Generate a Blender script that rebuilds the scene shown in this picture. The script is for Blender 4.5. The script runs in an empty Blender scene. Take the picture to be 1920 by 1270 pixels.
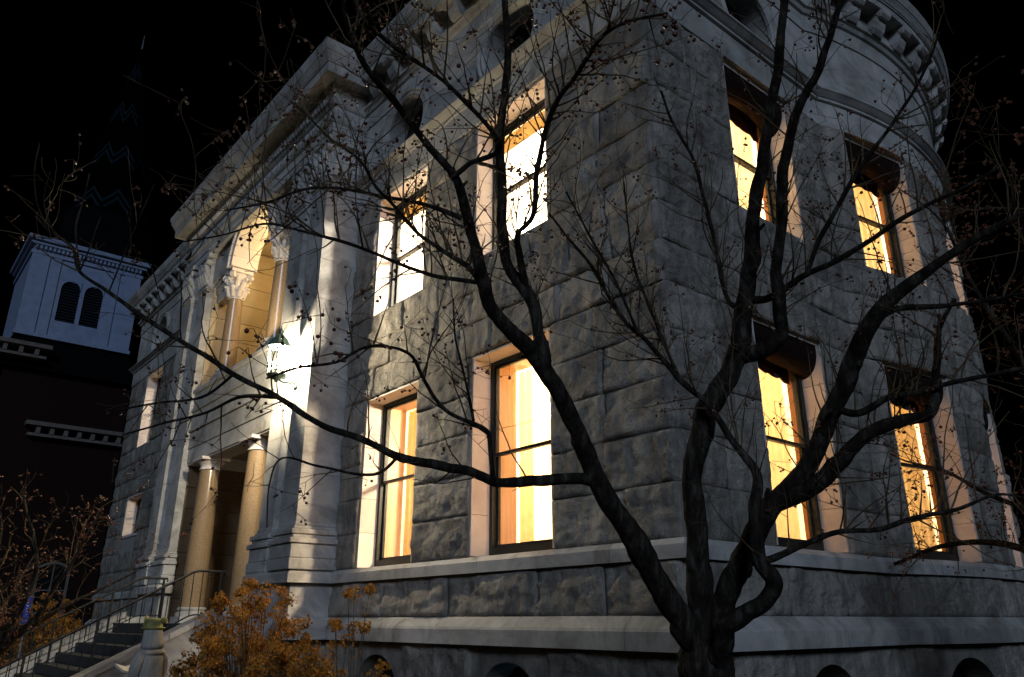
import bpy, bmesh, math, random
from mathutils import Vector, Matrix, noise
rad = math.radians
rng = random.Random(11)
SC = bpy.context.scene
COL = SC.collection

# ------------------------------------------------------------------ camera
EYE = Vector((0, 0, 1.6))
F_PX, YAW, PITCH = 1449.5, rad(50.2), rad(20.03)
cam = bpy.data.objects.new('camera', bpy.data.cameras.new('camera'))
COL.objects.link(cam)
cam.location = EYE
cam.rotation_euler = (rad(90) + PITCH, 0, YAW)
cam.data.sensor_width = 36
cam.data.lens = 36 * F_PX / 1920
cam.data.clip_start = 0.05
cam.data.clip_end = 2000
SC.camera = cam

# ------------------------------------------------------------------ sky, moonlight, exposure
world = bpy.data.worlds.new('World')
SC.world = world
world.use_nodes = True
wn = world.node_tree.nodes
sky = wn.new('ShaderNodeTexSky')
sky.sky_type = 'NISHITA'
sky.sun_disc = False
SUN_EL, SUN_AZ = rad(17), rad(-52)          # azimuth measured from +Y towards +X
sky.sun_elevation = rad(-7)
sky.sun_rotation = rad(128)
world.node_tree.links.new(sky.outputs[0], wn['Background'].inputs[0])
wn['Background'].inputs[1].default_value = 0.02
sun = bpy.data.objects.new('moon_light', bpy.data.lights.new('moon_light', 'SUN'))
COL.objects.link(sun)
sun.data.energy = 0.95
sun.data.color = (0.60, 0.75, 1.0)
sun.data.angle = rad(14)
SUN_DIR = Vector((0.74, -0.56, 0.40)).normalized()      # towards the light
sun.rotation_euler = SUN_DIR.to_track_quat('Z', 'Y').to_euler()
vs = SC.view_settings
vs.view_transform = 'Standard'
vs.look = 'None'
vs.exposure = 0.0
vs.gamma = 1.0
SC.cycles.use_denoising = True
SC.cycles.max_bounces = 7
SC.cycles.transparent_max_bounces = 12
SC.cycles.caustics_reflective = False
SC.cycles.caustics_refractive = False
SC.cycles.sample_clamp_indirect = 6.0


def ray(x, y):
    """world direction through a pixel of the 1920x1270 photograph, unit depth along the view axis"""
    cy, sy = math.cos(YAW), math.sin(YAW)
    fwd = Vector((-sy * math.cos(PITCH), cy * math.cos(PITCH), math.sin(PITCH)))
    r = Vector((cy, sy, 0))
    u = r.cross(fwd)
    return r * ((x - 960) / F_PX) - u * ((y - 635) / F_PX) + fwd


def at(x, y, depth):
    return EYE + ray(x, y) * depth


# ------------------------------------------------------------------ materials
def new_mat(name):
    m = bpy.data.materials.new(name)
    m.use_nodes = True
    nt = m.node_tree
    b = nt.nodes['Principled BSDF']
    return m, nt, b


def N(nt, kind, **kw):
    n = nt.nodes.new(kind)
    for k, v in kw.items():
        if k.startswith('i_'):
            key = k[2:]
            n.inputs[int(key) if key.isdigit() else key].default_value = v
        else:
            setattr(n, k, v)
    return n


def ramp(nt, stops, fac):
    r = nt.nodes.new('ShaderNodeValToRGB')
    el = r.color_ramp.elements
    while len(el) < len(stops):
        el.new(0.5)
    for e, (p, c) in zip(el, stops):
        e.position = p
        e.color = (*c, 1)
    nt.links.new(fac, r.inputs[0])
    return r


def noisy(name, c0, c1, scale=4.0, rough=0.7, bump=0.2, bscale=30.0, bdist=0.02, vary=0.12, stretch=(1, 1, 1),
          spec=0.3, detail=6.0, c2=None, stain=None):
    m, nt, b = new_mat(name)
    L = nt.links.new
    geo = N(nt, 'ShaderNodeNewGeometry')
    mp = N(nt, 'ShaderNodeMapping')
    mp.inputs['Scale'].default_value = stretch
    L(geo.outputs['Position'], mp.inputs[0])
    n1 = N(nt, 'ShaderNodeTexNoise', i_Scale=scale, i_Detail=detail, i_Roughness=0.62)
    L(mp.outputs[0], n1.inputs['Vector'])
    stops = [(0.32, c0), (0.68, c1)] if c2 is None else [(0.3, c0), (0.52, c1), (0.72, c2)]
    rp = ramp(nt, stops, n1.outputs['Fac'])
    col = rp.outputs[0]
    if stain:
        n3 = N(nt, 'ShaderNodeTexNoise', i_Scale=1.3, i_Detail=8.0, i_Roughness=0.7, i_Distortion=1.2)
        L(geo.outputs['Position'], n3.inputs['Vector'])
        r3 = ramp(nt, [(0.47, (0, 0, 0)), (0.66, (1, 1, 1))], n3.outputs['Fac'])
        mx = N(nt, 'ShaderNodeMixRGB', blend_type='MIX')
        mx.inputs[2].default_value = (*stain, 1)
        L(r3.outputs[0], mx.inputs[0])
        L(col, mx.inputs[1])
        col = mx.outputs[0]
    if vary:
        oi = N(nt, 'ShaderNodeObjectInfo')
        mr = N(nt, 'ShaderNodeMapRange', i_3=1 - vary, i_4=1 + vary)
        L(oi.outputs['Random'], mr.inputs[0])
        hv = N(nt, 'ShaderNodeHueSaturation')
        L(mr.outputs[0], hv.inputs['Value'])
        L(col, hv.inputs['Color'])
        col = hv.outputs[0]
    L(col, b.inputs['Base Color'])
    b.inputs['Roughness'].default_value = rough
    b.inputs['Specular IOR Level'].default_value = spec
    if bump:
        n2 = N(nt, 'ShaderNodeTexNoise', i_Scale=bscale, i_Detail=7.0, i_Roughness=0.65)
        L(mp.outputs[0], n2.inputs['Vector'])
        bp = N(nt, 'ShaderNodeBump', i_Strength=bump, i_Distance=bdist)
        L(n2.outputs['Fac'], bp.inputs['Height'])
        bp2 = N(nt, 'ShaderNodeBump', i_Strength=bump, i_Distance=bdist * 0.3)
        n4 = N(nt, 'ShaderNodeTexNoise', i_Scale=bscale * 3.2, i_Detail=4.0, i_Roughness=0.6)
        L(mp.outputs[0], n4.inputs['Vector'])
        L(n4.outputs['Fac'], bp2.inputs['Height'])
        L(bp.outputs[0], bp2.inputs['Normal'])
        L(bp2.outputs[0], b.inputs['Normal'])
    return m


M = {}
M['rock'] = noisy('rock_faced_marble', (0.27, 0.245, 0.21), (0.57, 0.51, 0.435), 2.6, 0.85, 1.0, 20, 0.13, 0.19, (1.7, 1.7, 0.6),
                  0.2, 11.0, (0.78, 0.71, 0.62), stain=(0.28, 0.255, 0.225))
M['trim'] = noisy('dressed_marble', (0.33, 0.315, 0.295), (0.52, 0.50, 0.47), 1.6, 0.7, 0.35, 40, 0.012, 0.12, (1, 1, 1.8), 0.25,
                  9.0, stain=(0.23, 0.215, 0.195))
M['mortar'] = noisy('mortar', (0.24, 0.23, 0.22), (0.34, 0.33, 0.31), 12, 0.95, 0.4, 60, 0.01, 0)
M['jamb'] = noisy('jamb_stone', (0.56, 0.50, 0.46), (0.66, 0.60, 0.55), 3, 0.7, 0.2, 50, 0.006, 0.06, stain=(0.52, 0.46, 0.42))
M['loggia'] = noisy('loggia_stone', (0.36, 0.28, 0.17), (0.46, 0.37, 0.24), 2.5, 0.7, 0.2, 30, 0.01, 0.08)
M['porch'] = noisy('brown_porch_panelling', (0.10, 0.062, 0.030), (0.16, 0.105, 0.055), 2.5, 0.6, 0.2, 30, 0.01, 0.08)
M['frame'] = noisy('dark_paint', (0.012, 0.014, 0.013), (0.022, 0.024, 0.022), 8, 0.45, 0.1, 60, 0.004, 0)
M['wood'] = noisy('oak_casing', (0.34, 0.13, 0.035), (0.50, 0.22, 0.07), 3, 0.4, 0.2, 30, 0.004, 0.05, (6, 6, 0.5))
M['oak_light'] = noisy('honey_oak_casing', (0.50, 0.29, 0.15), (0.64, 0.42, 0.25), 3, 0.4, 0.2, 30, 0.004, 0.05, (6, 6, 0.5))
M['plaster'] = noisy('cream_plaster', (0.78, 0.72, 0.60), (0.82, 0.76, 0.64), 1, 0.8, 0.05, 40, 0.004, 0)
M['ceilingp'] = noisy('ceiling_paint', (0.82, 0.79, 0.72), (0.85, 0.82, 0.75), 1, 0.85, 0.05, 40, 0.004, 0)
M['floorw'] = noisy('interior_floor', (0.16, 0.09, 0.045), (0.22, 0.13, 0.07), 2, 0.5, 0.1, 40, 0.004, 0)
M['valance'] = noisy('brown_red_fabric', (0.035, 0.010, 0.006), (0.065, 0.018, 0.010), 20, 0.9, 0.3, 80, 0.004, 0)
M['head_shadow'] = noisy('dark_head_shadow', (0.010, 0.006, 0.005), (0.022, 0.011, 0.008), 20, 0.9, 0.3, 80, 0.004, 0, spec=0.1)  # near-black brown for the solid that imitates shadow in side window heads
M['iron'] = noisy('black_iron', (0.012, 0.012, 0.012), (0.025, 0.024, 0.023), 12, 0.5, 0.2, 60, 0.003, 0)
M['verdigris'] = noisy('verdigris_copper', (0.03, 0.06, 0.05), (0.07, 0.12, 0.095), 14, 0.6, 0.3, 60, 0.004, 0)
M['roof'] = noisy('slate', (0.003, 0.0032, 0.0035), (0.006, 0.006, 0.007), 5, 0.9, 0.3, 20, 0.02, 0, spec=0.0)
M['bark'] = noisy('bark', (0.008, 0.0065, 0.0055), (0.048, 0.039, 0.031), 11, 0.9, 1.0, 30, 0.05, 0, (2.4, 2.4, 0.45), 0.1, 9.0, (0.16, 0.14, 0.115))
M['twig'] = noisy('twig_bark', (0.05, 0.034, 0.018), (0.13, 0.09, 0.045), 12, 0.85, 0.3, 60, 0.004, 0)
M['berry'] = noisy('crabapple_skin', (0.055, 0.010, 0.008), (0.12, 0.030, 0.016), 30, 0.35, 0.1, 60, 0.002, 0.3, spec=0.5)
M['berry_red'] = noisy('orange_red_crabapple', (0.10, 0.018, 0.008), (0.19, 0.05, 0.018), 30, 0.35, 0.1, 60, 0.002, 0, spec=0.5)
M['steel'] = noisy('galvanised_post', (0.10, 0.11, 0.12), (0.16, 0.17, 0.18), 10, 0.5, 0.1, 60, 0.003, 0)
M['blue'] = noisy('blue_sign_face', (0.012, 0.05, 0.38), (0.016, 0.06, 0.44), 5, 0.5, 0.0, vary=0)
M['signmark'] = noisy('pale_sign_mark', (0.35, 0.50, 0.75), (0.42, 0.56, 0.80), 5, 0.5, 0.0, vary=0)
M['statue'] = noisy('weathered_stone', (0.16, 0.16, 0.15), (0.36, 0.35, 0.31), 9, 0.9, 0.7, 60, 0.01, 0, (1, 1, 0.4))
M['moss'] = noisy('mossy_stone', (0.13, 0.125, 0.05), (0.30, 0.28, 0.10), 16, 0.95, 0.8, 60, 0.01, 0)
M['page'] = noisy('carved_page', (0.42, 0.40, 0.36), (0.52, 0.50, 0.45), 20, 0.9, 0.3, 60, 0.004, 0)
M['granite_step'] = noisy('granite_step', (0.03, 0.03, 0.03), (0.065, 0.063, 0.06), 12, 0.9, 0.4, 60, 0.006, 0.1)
M['white'] = noisy('night_tinted_white_clapboard', (0.18, 0.23, 0.34), (0.24, 0.30, 0.43), 2, 0.7, 0.1, 20, 0.01, 0)  # white belfry paint with the dim bluish night light put into its colour
M['dim_trim'] = noisy('shaded_white_trim', (0.10, 0.085, 0.075), (0.15, 0.13, 0.115), 4, 0.8, 0.2, 30, 0.01, 0)  # white church trim, its colour darkened to imitate shade
M['louvre'] = noisy('louvre_paint', (0.005, 0.008, 0.012), (0.008, 0.012, 0.017), 5, 0.7, 0.0, vary=0)
M['lawn'] = noisy('winter_lawn', (0.02, 0.022, 0.010), (0.05, 0.045, 0.022), 3, 0.95, 0.8, 40, 0.03, 0)
M['paving'] = noisy('concrete_walk', (0.14, 0.135, 0.13), (0.21, 0.20, 0.19), 2, 0.9, 0.3, 60, 0.006, 0)
M['door'] = noisy('dark_oak_door', (0.035, 0.020, 0.010), (0.06, 0.035, 0.018), 3, 0.4, 0.1, 40, 0.004, 0, (5, 5, 0.5))
M['paper'] = noisy('yellowed_paper', (0.72, 0.62, 0.40), (0.78, 0.68, 0.45), 6, 0.8, 0.0, vary=0)


def granite_mat():
    m, nt, b = new_mat('polished_brown_granite')
    L = nt.links.new
    geo = N(nt, 'ShaderNodeNewGeometry')
    n1 = N(nt, 'ShaderNodeTexNoise', i_Scale=95.0, i_Detail=3.0, i_Roughness=0.6)
    L(geo.outputs['Position'], n1.inputs['Vector'])
    r = ramp(nt, [(0.28, (0.10, 0.06, 0.034)), (0.45, (0.25, 0.165, 0.09)), (0.60, (0.34, 0.24, 0.14)), (0.76, (0.42, 0.32, 0.21))], n1.outputs['Fac'])
    L(r.outputs[0], b.inputs['Base Color'])
    b.inputs['Roughness'].default_value = 0.22
    return m


def brick_mat():
    m, nt, b = new_mat('dark_brick')
    L = nt.links.new
    geo = N(nt, 'ShaderNodeNewGeometry')
    sp = N(nt, 'ShaderNodeSeparateXYZ')
    L(geo.outputs['Position'], sp.inputs[0])
    ad = N(nt, 'ShaderNodeMath', operation='ADD')
    L(sp.outputs[0], ad.inputs[0])
    L(sp.outputs[1], ad.inputs[1])
    cb = N(nt, 'ShaderNodeCombineXYZ')
    L(ad.outputs[0], cb.inputs[0])
    L(sp.outputs[2], cb.inputs[1])
    br = N(nt, 'ShaderNodeTexBrick', i_Scale=4.5)
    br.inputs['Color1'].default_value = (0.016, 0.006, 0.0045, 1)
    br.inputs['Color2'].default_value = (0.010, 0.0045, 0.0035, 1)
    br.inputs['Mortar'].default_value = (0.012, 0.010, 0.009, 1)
    br.inputs['Mortar Size'].default_value = 0.012
    L(cb.outputs[0], br.inputs['Vector'])
    L(br.outputs[0], b.inputs['Base Color'])
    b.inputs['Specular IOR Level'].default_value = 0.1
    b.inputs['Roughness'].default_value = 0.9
    return m


def spire_mat(cx, cy, z0, z1):
    """slates laid in zigzag bands of lighter colour"""
    m, nt, b = new_mat('patterned_spire_slate')
    L = nt.links.new
    geo = N(nt, 'ShaderNodeNewGeometry')
    sp = N(nt, 'ShaderNodeSeparateXYZ')
    L(geo.outputs['Position'], sp.inputs[0])
    dx = N(nt, 'ShaderNodeMath', operation='SUBTRACT', i_1=cx)
    L(sp.outputs[0], dx.inputs[0])
    dy = N(nt, 'ShaderNodeMath', operation='SUBTRACT', i_1=cy)
    L(sp.outputs[1], dy.inputs[0])
    an = N(nt, 'ShaderNodeMath', operation='ARCTAN2')
    L(dy.outputs[0], an.inputs[0])
    L(dx.outputs[0], an.inputs[1])
    k = N(nt, 'ShaderNodeMath', operation='MULTIPLY', i_1=8 / (2 * math.pi))
    L(an.outputs[0], k.inputs[0])
    pp = N(nt, 'ShaderNodeMath', operation='PINGPONG', i_1=0.5)
    L(k.outputs[0], pp.inputs[0])
    pm = N(nt, 'ShaderNodeMath', operation='MULTIPLY', i_1=2.2)
    L(pp.outputs[0], pm.inputs[0])
    s = N(nt, 'ShaderNodeMath', operation='ADD')
    L(pm.outputs[0], s.inputs[0])
    L(sp.outputs[2], s.inputs[1])
    w = N(nt, 'ShaderNodeMath', operation='MULTIPLY', i_1=1 / 3.6)
    L(s.outputs[0], w.inputs[0])
    fr = N(nt, 'ShaderNodeMath', operation='FRACT')
    L(w.outputs[0], fr.inputs[0])
    dk, lt = (0.0008, 0.001, 0.0013), (0.008, 0.016, 0.022)
    r = ramp(nt, [(0.0, dk), (0.38, lt), (0.46, dk), (0.54, lt), (0.62, dk)], fr.outputs[0])
    r.color_ramp.interpolation = 'CONSTANT'
    L(r.outputs[0], b.inputs['Base Color'])
    b.inputs['Roughness'].default_value = 0.9
    b.inputs['Specular IOR Level'].default_value = 0.0
    return m


def glass_mat(name, gloss=0.07, tint=(1, 1, 1)):
    m = bpy.data.materials.new(name)
    m.use_nodes = True
    nt = m.node_tree
    nt.nodes.clear()
    L = nt.links.new
    out = N(nt, 'ShaderNodeOutputMaterial')
    tr = N(nt, 'ShaderNodeBsdfTransparent')
    tr.inputs[0].default_value = (*tint, 1)
    gl = N(nt, 'ShaderNodeBsdfGlossy')
    gl.inputs['Roughness'].default_value = 0.02
    mix = N(nt, 'ShaderNodeMixShader')
    mix.inputs[0].default_value = gloss
    L(tr.outputs[0], mix.inputs[1])
    L(gl.outputs[0], mix.inputs[2])
    L(mix.outputs[0], out.inputs[0])
    return m


def thin_mat(name, color, transl, lo=0.6, hi=1.25):
    m = bpy.data.materials.new(name)
    m.use_nodes = True
    nt = m.node_tree
    nt.nodes.clear()
    L = nt.links.new
    out = N(nt, 'ShaderNodeOutputMaterial')
    df = N(nt, 'ShaderNodeBsdfDiffuse')
    tl = N(nt, 'ShaderNodeBsdfTranslucent')
    geo = N(nt, 'ShaderNodeNewGeometry')
    nz = N(nt, 'ShaderNodeTexNoise', i_Scale=9.0, i_Detail=4.0)
    L(geo.outputs['Position'], nz.inputs['Vector'])
    rp = ramp(nt, [(0.3, tuple(c * lo for c in color)), (0.7, tuple(min(1, c * hi) for c in color))], nz.outputs['Fac'])
    L(rp.outputs[0], df.inputs[0])
    L(rp.outputs[0], tl.inputs[0])
    mix = N(nt, 'ShaderNodeMixShader')
    mix.inputs[0].default_value = transl
    L(df.outputs[0], mix.inputs[1])
    L(tl.outputs[0], mix.inputs[2])
    L(mix.outputs[0], out.inputs[0])
    return m


def emit_mat(name, color, strength):
    m, nt, b = new_mat(name)
    b.inputs['Base Color'].default_value = (*color, 1)
    b.inputs['Emission Color'].default_value = (*color, 1)
    b.inputs['Emission Strength'].default_value = strength
    return m


M['granite'] = granite_mat()
M['brick'] = brick_mat()
M['glass'] = glass_mat('window_glass')
M['darkglass'] = noisy('unlit_glass', (0.006, 0.007, 0.008), (0.01, 0.011, 0.012), 3, 0.08, 0.0, vary=0, spec=0.5)
M['curtain'] = thin_mat('cream_curtain', (0.52, 0.38, 0.19), 0.42, 0.90, 1.08)
M['leaf'] = thin_mat('dried_hydrangea_petal', (0.34, 0.165, 0.035), 0.25, 0.3, 1.7)
M['bulb'] = emit_mat('lantern_bulb', (1.0, 0.97, 0.90), 60)
M['shade'] = emit_mat('ceiling_lamp_glass', (1.0, 0.86, 0.62), 9)
M['bluebulb'] = emit_mat('blue_lamp', (0.10, 0.45, 0.9), 2.2)


# ------------------------------------------------------------------ mesh helpers
class MB:
    def __init__(self):
        self.v, self.f = [], []

    def add(self, vs, fs):
        b = len(self.v)
        self.v += [tuple(p) for p in vs]
        self.f += [tuple(b + i for i in f) for f in fs]
        return self

    def hexa(self, c):
        return self.add(c, [(0, 3, 2, 1), (4, 5, 6, 7), (0, 1, 5, 4), (1, 2, 6, 5), (2, 3, 7, 6), (3, 0, 4, 7)])

    def box(self, x0, x1, y0, y1, z0, z1):
        x0, x1 = sorted((x0, x1)); y0, y1 = sorted((y0, y1)); z0, z1 = sorted((z0, z1))
        return self.hexa([(x0, y0, z0), (x1, y0, z0), (x1, y1, z0), (x0, y1, z0), (x0, y0, z1), (x1, y0, z1), (x1, y1, z1), (x0, y1, z1)])

    def fbox(self, P, a0, a1, z0, z1, o0, o1):
        return self.hexa([P(a0, z0, o1), P(a1, z0, o1), P(a1, z0, o0), P(a0, z0, o0), P(a0, z1, o1), P(a1, z1, o1), P(a1, z1, o0), P(a0, z1, o0)])

    def prism(self, poly, fn, c0, c1):
        """poly: 2D points; fn(p, q, c) -> world point; extruded from c0 to c1"""
        n = len(poly)
        vs = [fn(p, q, c0) for p, q in poly] + [fn(p, q, c1) for p, q in poly]
        fs = [tuple(range(n))[::-1], tuple(range(n, 2 * n))] + [(i, (i + 1) % n, n + (i + 1) % n, n + i) for i in range(n)]
        return self.add(vs, fs)

    def lathe(self, prof, c, seg=24, a0=0.0, a1=2 * math.pi, sx=1.0, sy=1.0):
        full = abs(a1 - a0 - 2 * math.pi) < 1e-6
        m = seg if full else seg + 1
        vs, fs = [], []
        for r, z in prof:
            for k in range(m):
                t = a0 + (a1 - a0) * k / seg
                vs.append((c[0] + r * math.cos(t) * sx, c[1] + r * math.sin(t) * sy, c[2] + z))
        for i in range(len(prof) - 1):
            for k in range(seg):
                k2 = (k + 1) % m
                fs.append((i * m + k, i * m + k2, (i + 1) * m + k2, (i + 1) * m + k))
        fs.append(tuple(range(m))[::-1])
        fs.append(tuple((len(prof) - 1) * m + k for k in range(m)))
        return self.add(vs, fs)

    def tube(self, pts, rads, sides=6, bump=0.0, seed=0):
        n = len(pts)
        vs, fs = [], []
        up = Vector((0.31, 0.53, 0.79))
        prev = None
        for i, p in enumerate(pts):
            d = (pts[min(i + 1, n - 1)] - pts[max(i - 1, 0)])
            if d.length < 1e-7:
                d = Vector((0, 0, 1))
            d.normalize()
            if prev is None:
                a = d.cross(up).normalized()
            else:
                a = (prev - d * prev.dot(d))
                a = a.normalized() if a.length > 1e-6 else d.cross(up).normalized()
            prev = a
            b = d.cross(a)
            for k in range(sides):
                t = 2 * math.pi * k / sides
                dr = a * math.cos(t) + b * math.sin(t)
                r = rads[i]
                if bump:
                    w_ = p + dr * r
                    fur = 1 - abs(noise.noise(Vector((math.cos(t) * 4.5 + seed, math.sin(t) * 4.5, i * 0.05)))) * 2
                    r *= 1 + bump * (noise.noise(w_ * 7 + Vector((seed, 0, 0))) + 0.6 * noise.noise(w_ * 26) + 0.28 * fur)
                vs.append(p + dr * r)
        for i in range(n - 1):
            for k in range(sides):
                k2 = (k + 1) % sides
                fs.append((i * sides + k, i * sides + k2, (i + 1) * sides + k2, (i + 1) * sides + k))
        fs.append(tuple(range(sides))[::-1])
        fs.append(tuple((n - 1) * sides + k for k in range(sides)))
        return self.add(vs, fs)

    def ellipsoid(self, c, r, seg=14, rings=9, rot=None):
        vs, fs = [], []
        for i in range(rings + 1):
            ph = math.pi * i / rings
            for k in range(seg):
                t = 2 * math.pi * k / seg
                p = Vector((r[0] * math.sin(ph) * math.cos(t), r[1] * math.sin(ph) * math.sin(t), r[2] * math.cos(ph)))
                if rot:
                    p = rot @ p
                vs.append(Vector(c) + p)
        for i in range(rings):
            for k in range(seg):
                k2 = (k + 1) % seg
                fs.append((i * seg + k, (i + 1) * seg + k, (i + 1) * seg + k2, i * seg + k2))
        return self.add(vs, fs)

    def mesh(self, name, smooth=False, fix=True):
        me = bpy.data.meshes.new(name)
        me.from_pydata(self.v, [], self.f)
        if fix:
            bm = bmesh.new()
            bm.from_mesh(me)
            bmesh.ops.recalc_face_normals(bm, faces=bm.faces)
            bm.to_mesh(me)
            bm.free()
        if smooth:
            me.polygons.foreach_set('use_smooth', [True] * len(me.polygons))
        me.update()
        return me

    def build(self, name, mat, parent=None, smooth=False, fix=True, autosmooth=None, bevel=0.0):
        me = self.mesh(name, smooth, fix)
        if autosmooth:
            me.polygons.foreach_set('use_smooth', [True] * len(me.polygons))
            me.set_sharp_from_angle(angle=rad(autosmooth))
        return link(name, me, mat, parent, bevel)


def link(name, me, mat, parent=None, bevel=0.0):
    if mat and not me.materials:
        me.materials.append(M[mat] if isinstance(mat, str) else mat)
    o = bpy.data.objects.new(name, me)
    COL.objects.link(o)
    o.parent = parent
    if bevel:
        bv = o.modifiers.new('bevel', 'BEVEL')
        bv.width = bevel
        bv.segments = 2
        bv.limit_method = 'ANGLE'
    return o


def empty(name, loc, label, cat, group=None):
    o = bpy.data.objects.new(name, None)
    COL.objects.link(o)
    o.empty_display_size = 0.2
    o['label'] = label
    o['category'] = cat
    o['at'] = [round(c, 3) for c in loc]
    if group:
        o['group'] = group
    return o


def light(name, kind, loc, energy, color, parent=None, size=0.1, size_y=None, aim=None):
    d = bpy.data.lights.new(name, kind)
    d.energy = energy
    d.color = color
    if kind == 'AREA':
        d.shape = 'RECTANGLE'
        d.size = size
        d.size_y = size_y or size
    else:
        d.shadow_soft_size = size
    o = bpy.data.objects.new(name, d)
    COL.objects.link(o)
    o.location = loc
    if aim:
        o.rotation_euler = (Vector(aim)).to_track_quat('-Z', 'Y').to_euler()
    o.parent = parent
    return o


# ------------------------------------------------------------------ ground
g = MB().box(-400, 400, -400, 400, -0.5, 0.0).build('ground', 'lawn')
g['kind'] = 'structure'
p = MB().box(-18.2, -12.9, -6.0, 1.62, -0.3, 0.02).build('path', 'paving')
p['kind'] = 'structure'
p = MB().box(-60, 30, -9.0, -6.0, -0.3, 0.024).build('pavement', 'paving')
p['kind'] = 'structure'

# ------------------------------------------------------------------ library: plan
XL, XR = -26.4, -4.7              # ends of the front wall
YF, YP = 6.0, 5.45                # main front plane, pavilion core plane
PX0, PX1 = -19.5, -11.6           # pavilion
YB = 20.0
BCX, BCY, BR = -11.30, 12.3, 7.0  # bow
BT = math.acos((XR - BCX) / BR)
BY0, BY1 = BCY - BR * math.sin(BT), BCY + BR * math.sin(BT)
BT2 = 1.05                        # the bow runs on round to the rear
BLEN = (BT + BT2) * BR
BEX, BEY = BCX + BR * math.cos(BT2), BCY + BR * math.sin(BT2)


def P_front(a, z, o): return Vector((a, YF - o, z))
def P_side(a, z, o): return Vector((XR + o, a, z))
def P_bow(a, z, o):
    t = -BT + a / BR
    return Vector((BCX + (BR + o) * math.cos(t), BCY + (BR + o) * math.sin(t), z))


def bow_frame(amid):
    t = -BT + amid / BR
    Nn = Vector((math.cos(t), math.sin(t), 0))
    T = Vector((-math.sin(t), math.cos(t), 0))
    w2 = 0.75
    O = Vector((BCX, BCY, 0)) + Nn * (math.sqrt(BR * BR - w2 * w2))
    return lambda a, z, o: O + T * a + Nn * o + Vector((0, 0, z))


lib = empty('library_building', (XR, YF, 0), 'grey marble library with lit windows, columned entrance and curved side bay', 'building')

# levels
Z_WT0, Z_WT1, Z_WT2 = 1.33, 1.50, 1.64
Z_SB0, Z_SB1 = 2.14, 2.33
LW = (2.33, 4.97)
UW = (6.42, 8.68)
Z_AR = 8.70
COURSES = [2.33, 2.86, 3.38, 3.92, 4.44, 4.97, 5.46, 5.94, 6.42, 6.97, 7.52, 8.10, 8.70]

# windows: (a0, a1) per wall
W_FR = [(-10.88, -9.33), (-8.03, -6.45)]
W_FL = [(-24.72, -23.2), (-21.75, -20.2)]
W_SF = [(7.55, 9.08)]
W_BW = []
for t0 in (-0.268, 0.125, 0.53):
    W_BW.append(((t0 + BT) * BR, (t0 + BT) * BR + 1.5))


# ------------------------------------------------------------------ rock faced stones
def stone_mesh(P, a0, a1, z0, z1, seed, amp=1.0, step=0.036, gap=0.0035):
    a0 += gap; a1 -= gap; z0 += gap; z1 -= gap
    nu, nz = max(4, int((a1 - a0) / step)), max(4, int((z1 - z0) / step))
    vs, fs = [], []
    off = rng.uniform(-0.004, 0.014)
    tu, tz = rng.uniform(-0.02, 0.02), rng.uniform(-0.025, 0.025)
    for j in range(nz + 1):
        for i in range(nu + 1):
            fu, fz = i / nu, j / nz
            a, z = a0 + (a1 - a0) * fu, z0 + (z1 - z0) * fz
            e = min(a - a0, a1 - a, z - z0, z1 - z)
            w = min(1.0, e / 0.020)
            w = w * w * (3 - 2 * w)
            q = Vector((a * 1.2, z * 2.6, seed * 7.31))
            n1 = noise.fractal(q, 0.9, 2.1, 5)
            h = 0.040 + 0.060 * n1 + 0.014 * noise.noise(Vector((a * 7, z * 3.2, seed + 9)))
            k = h / 0.030
            st = (math.floor(k) + min(1.0, (k - math.floor(k)) * 3.0)) * 0.030
            h = 0.4 * h + 0.6 * st + 0.010 * noise.noise(Vector((a * 14, z * 20, seed)))
            h = max(0.0, 0.64 * h + 0.014 * (0.5 - abs(noise.noise(Vector((a * 4.3, z * 6.5, seed + 31)))) * 1.6) + 0.012 * noise.noise(Vector((a * 11, z * 7, seed + 5))) + off + tu * (fu - 0.5) + tz * (fz - 0.5)) * amp
            ed = 0.008 * noise.noise(Vector((a * 9, z * 9, 3.3 + seed)))
            vs.append(P(a, z, 0.012 + max(-0.008, ed) * (1 - w) + h * (0.55 + 0.45 * w)))
    m = nu + 1
    for j in range(nz):
        for i in range(nu):
            fs.append((j * m + i, j * m + i + 1, (j + 1) * m + i + 1, (j + 1) * m + i))
    # returns into the wall
    ring = [i for i in range(m)] + [j * m + nu for j in range(1, nz + 1)] + [nz * m + i for i in range(nu - 1, -1, -1)] + [j * m for j in range(nz - 1, 0, -1)]
    uvz = []
    for idx in ring:
        i, j = idx % m, idx // m
        uvz.append((a0 + (a1 - a0) * i / nu, z0 + (z1 - z0) * j / nz))
    b = len(vs)
    vs += [P(a, z, -0.03) for a, z in uvz]
    n = len(ring)
    for k in range(n):
        k2 = (k + 1) % n
        fs.append((ring[k2], ring[k], b + k, b + k2))
    return MB().add(vs, fs)


def split_row(a0, a1, wmin, wmax, r):
    out, a = [], a0
    while a1 - a > wmax:
        w = r.uniform(wmin, wmax)
        if a1 - a - w < wmin:
            w = (a1 - a) / 2
        out.append((a, a + w))
        a += w
    out.append((a, a1))
    return out


def free_spans(a0, a1, z0, z1, opens):
    spans = [(a0, a1)]
    for (u0, u1, v0, v1) in opens:
        if v0 < z1 - 1e-3 and v1 > z0 + 1e-3:
            nx = []
            for s0, s1 in spans:
                if u1 <= s0 or u0 >= s1:
                    nx.append((s0, s1)); continue
                if u0 > s0: nx.append((s0, u0))
                if u1 < s1: nx.append((u1, s1))
            spans = nx
    return spans


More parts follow.
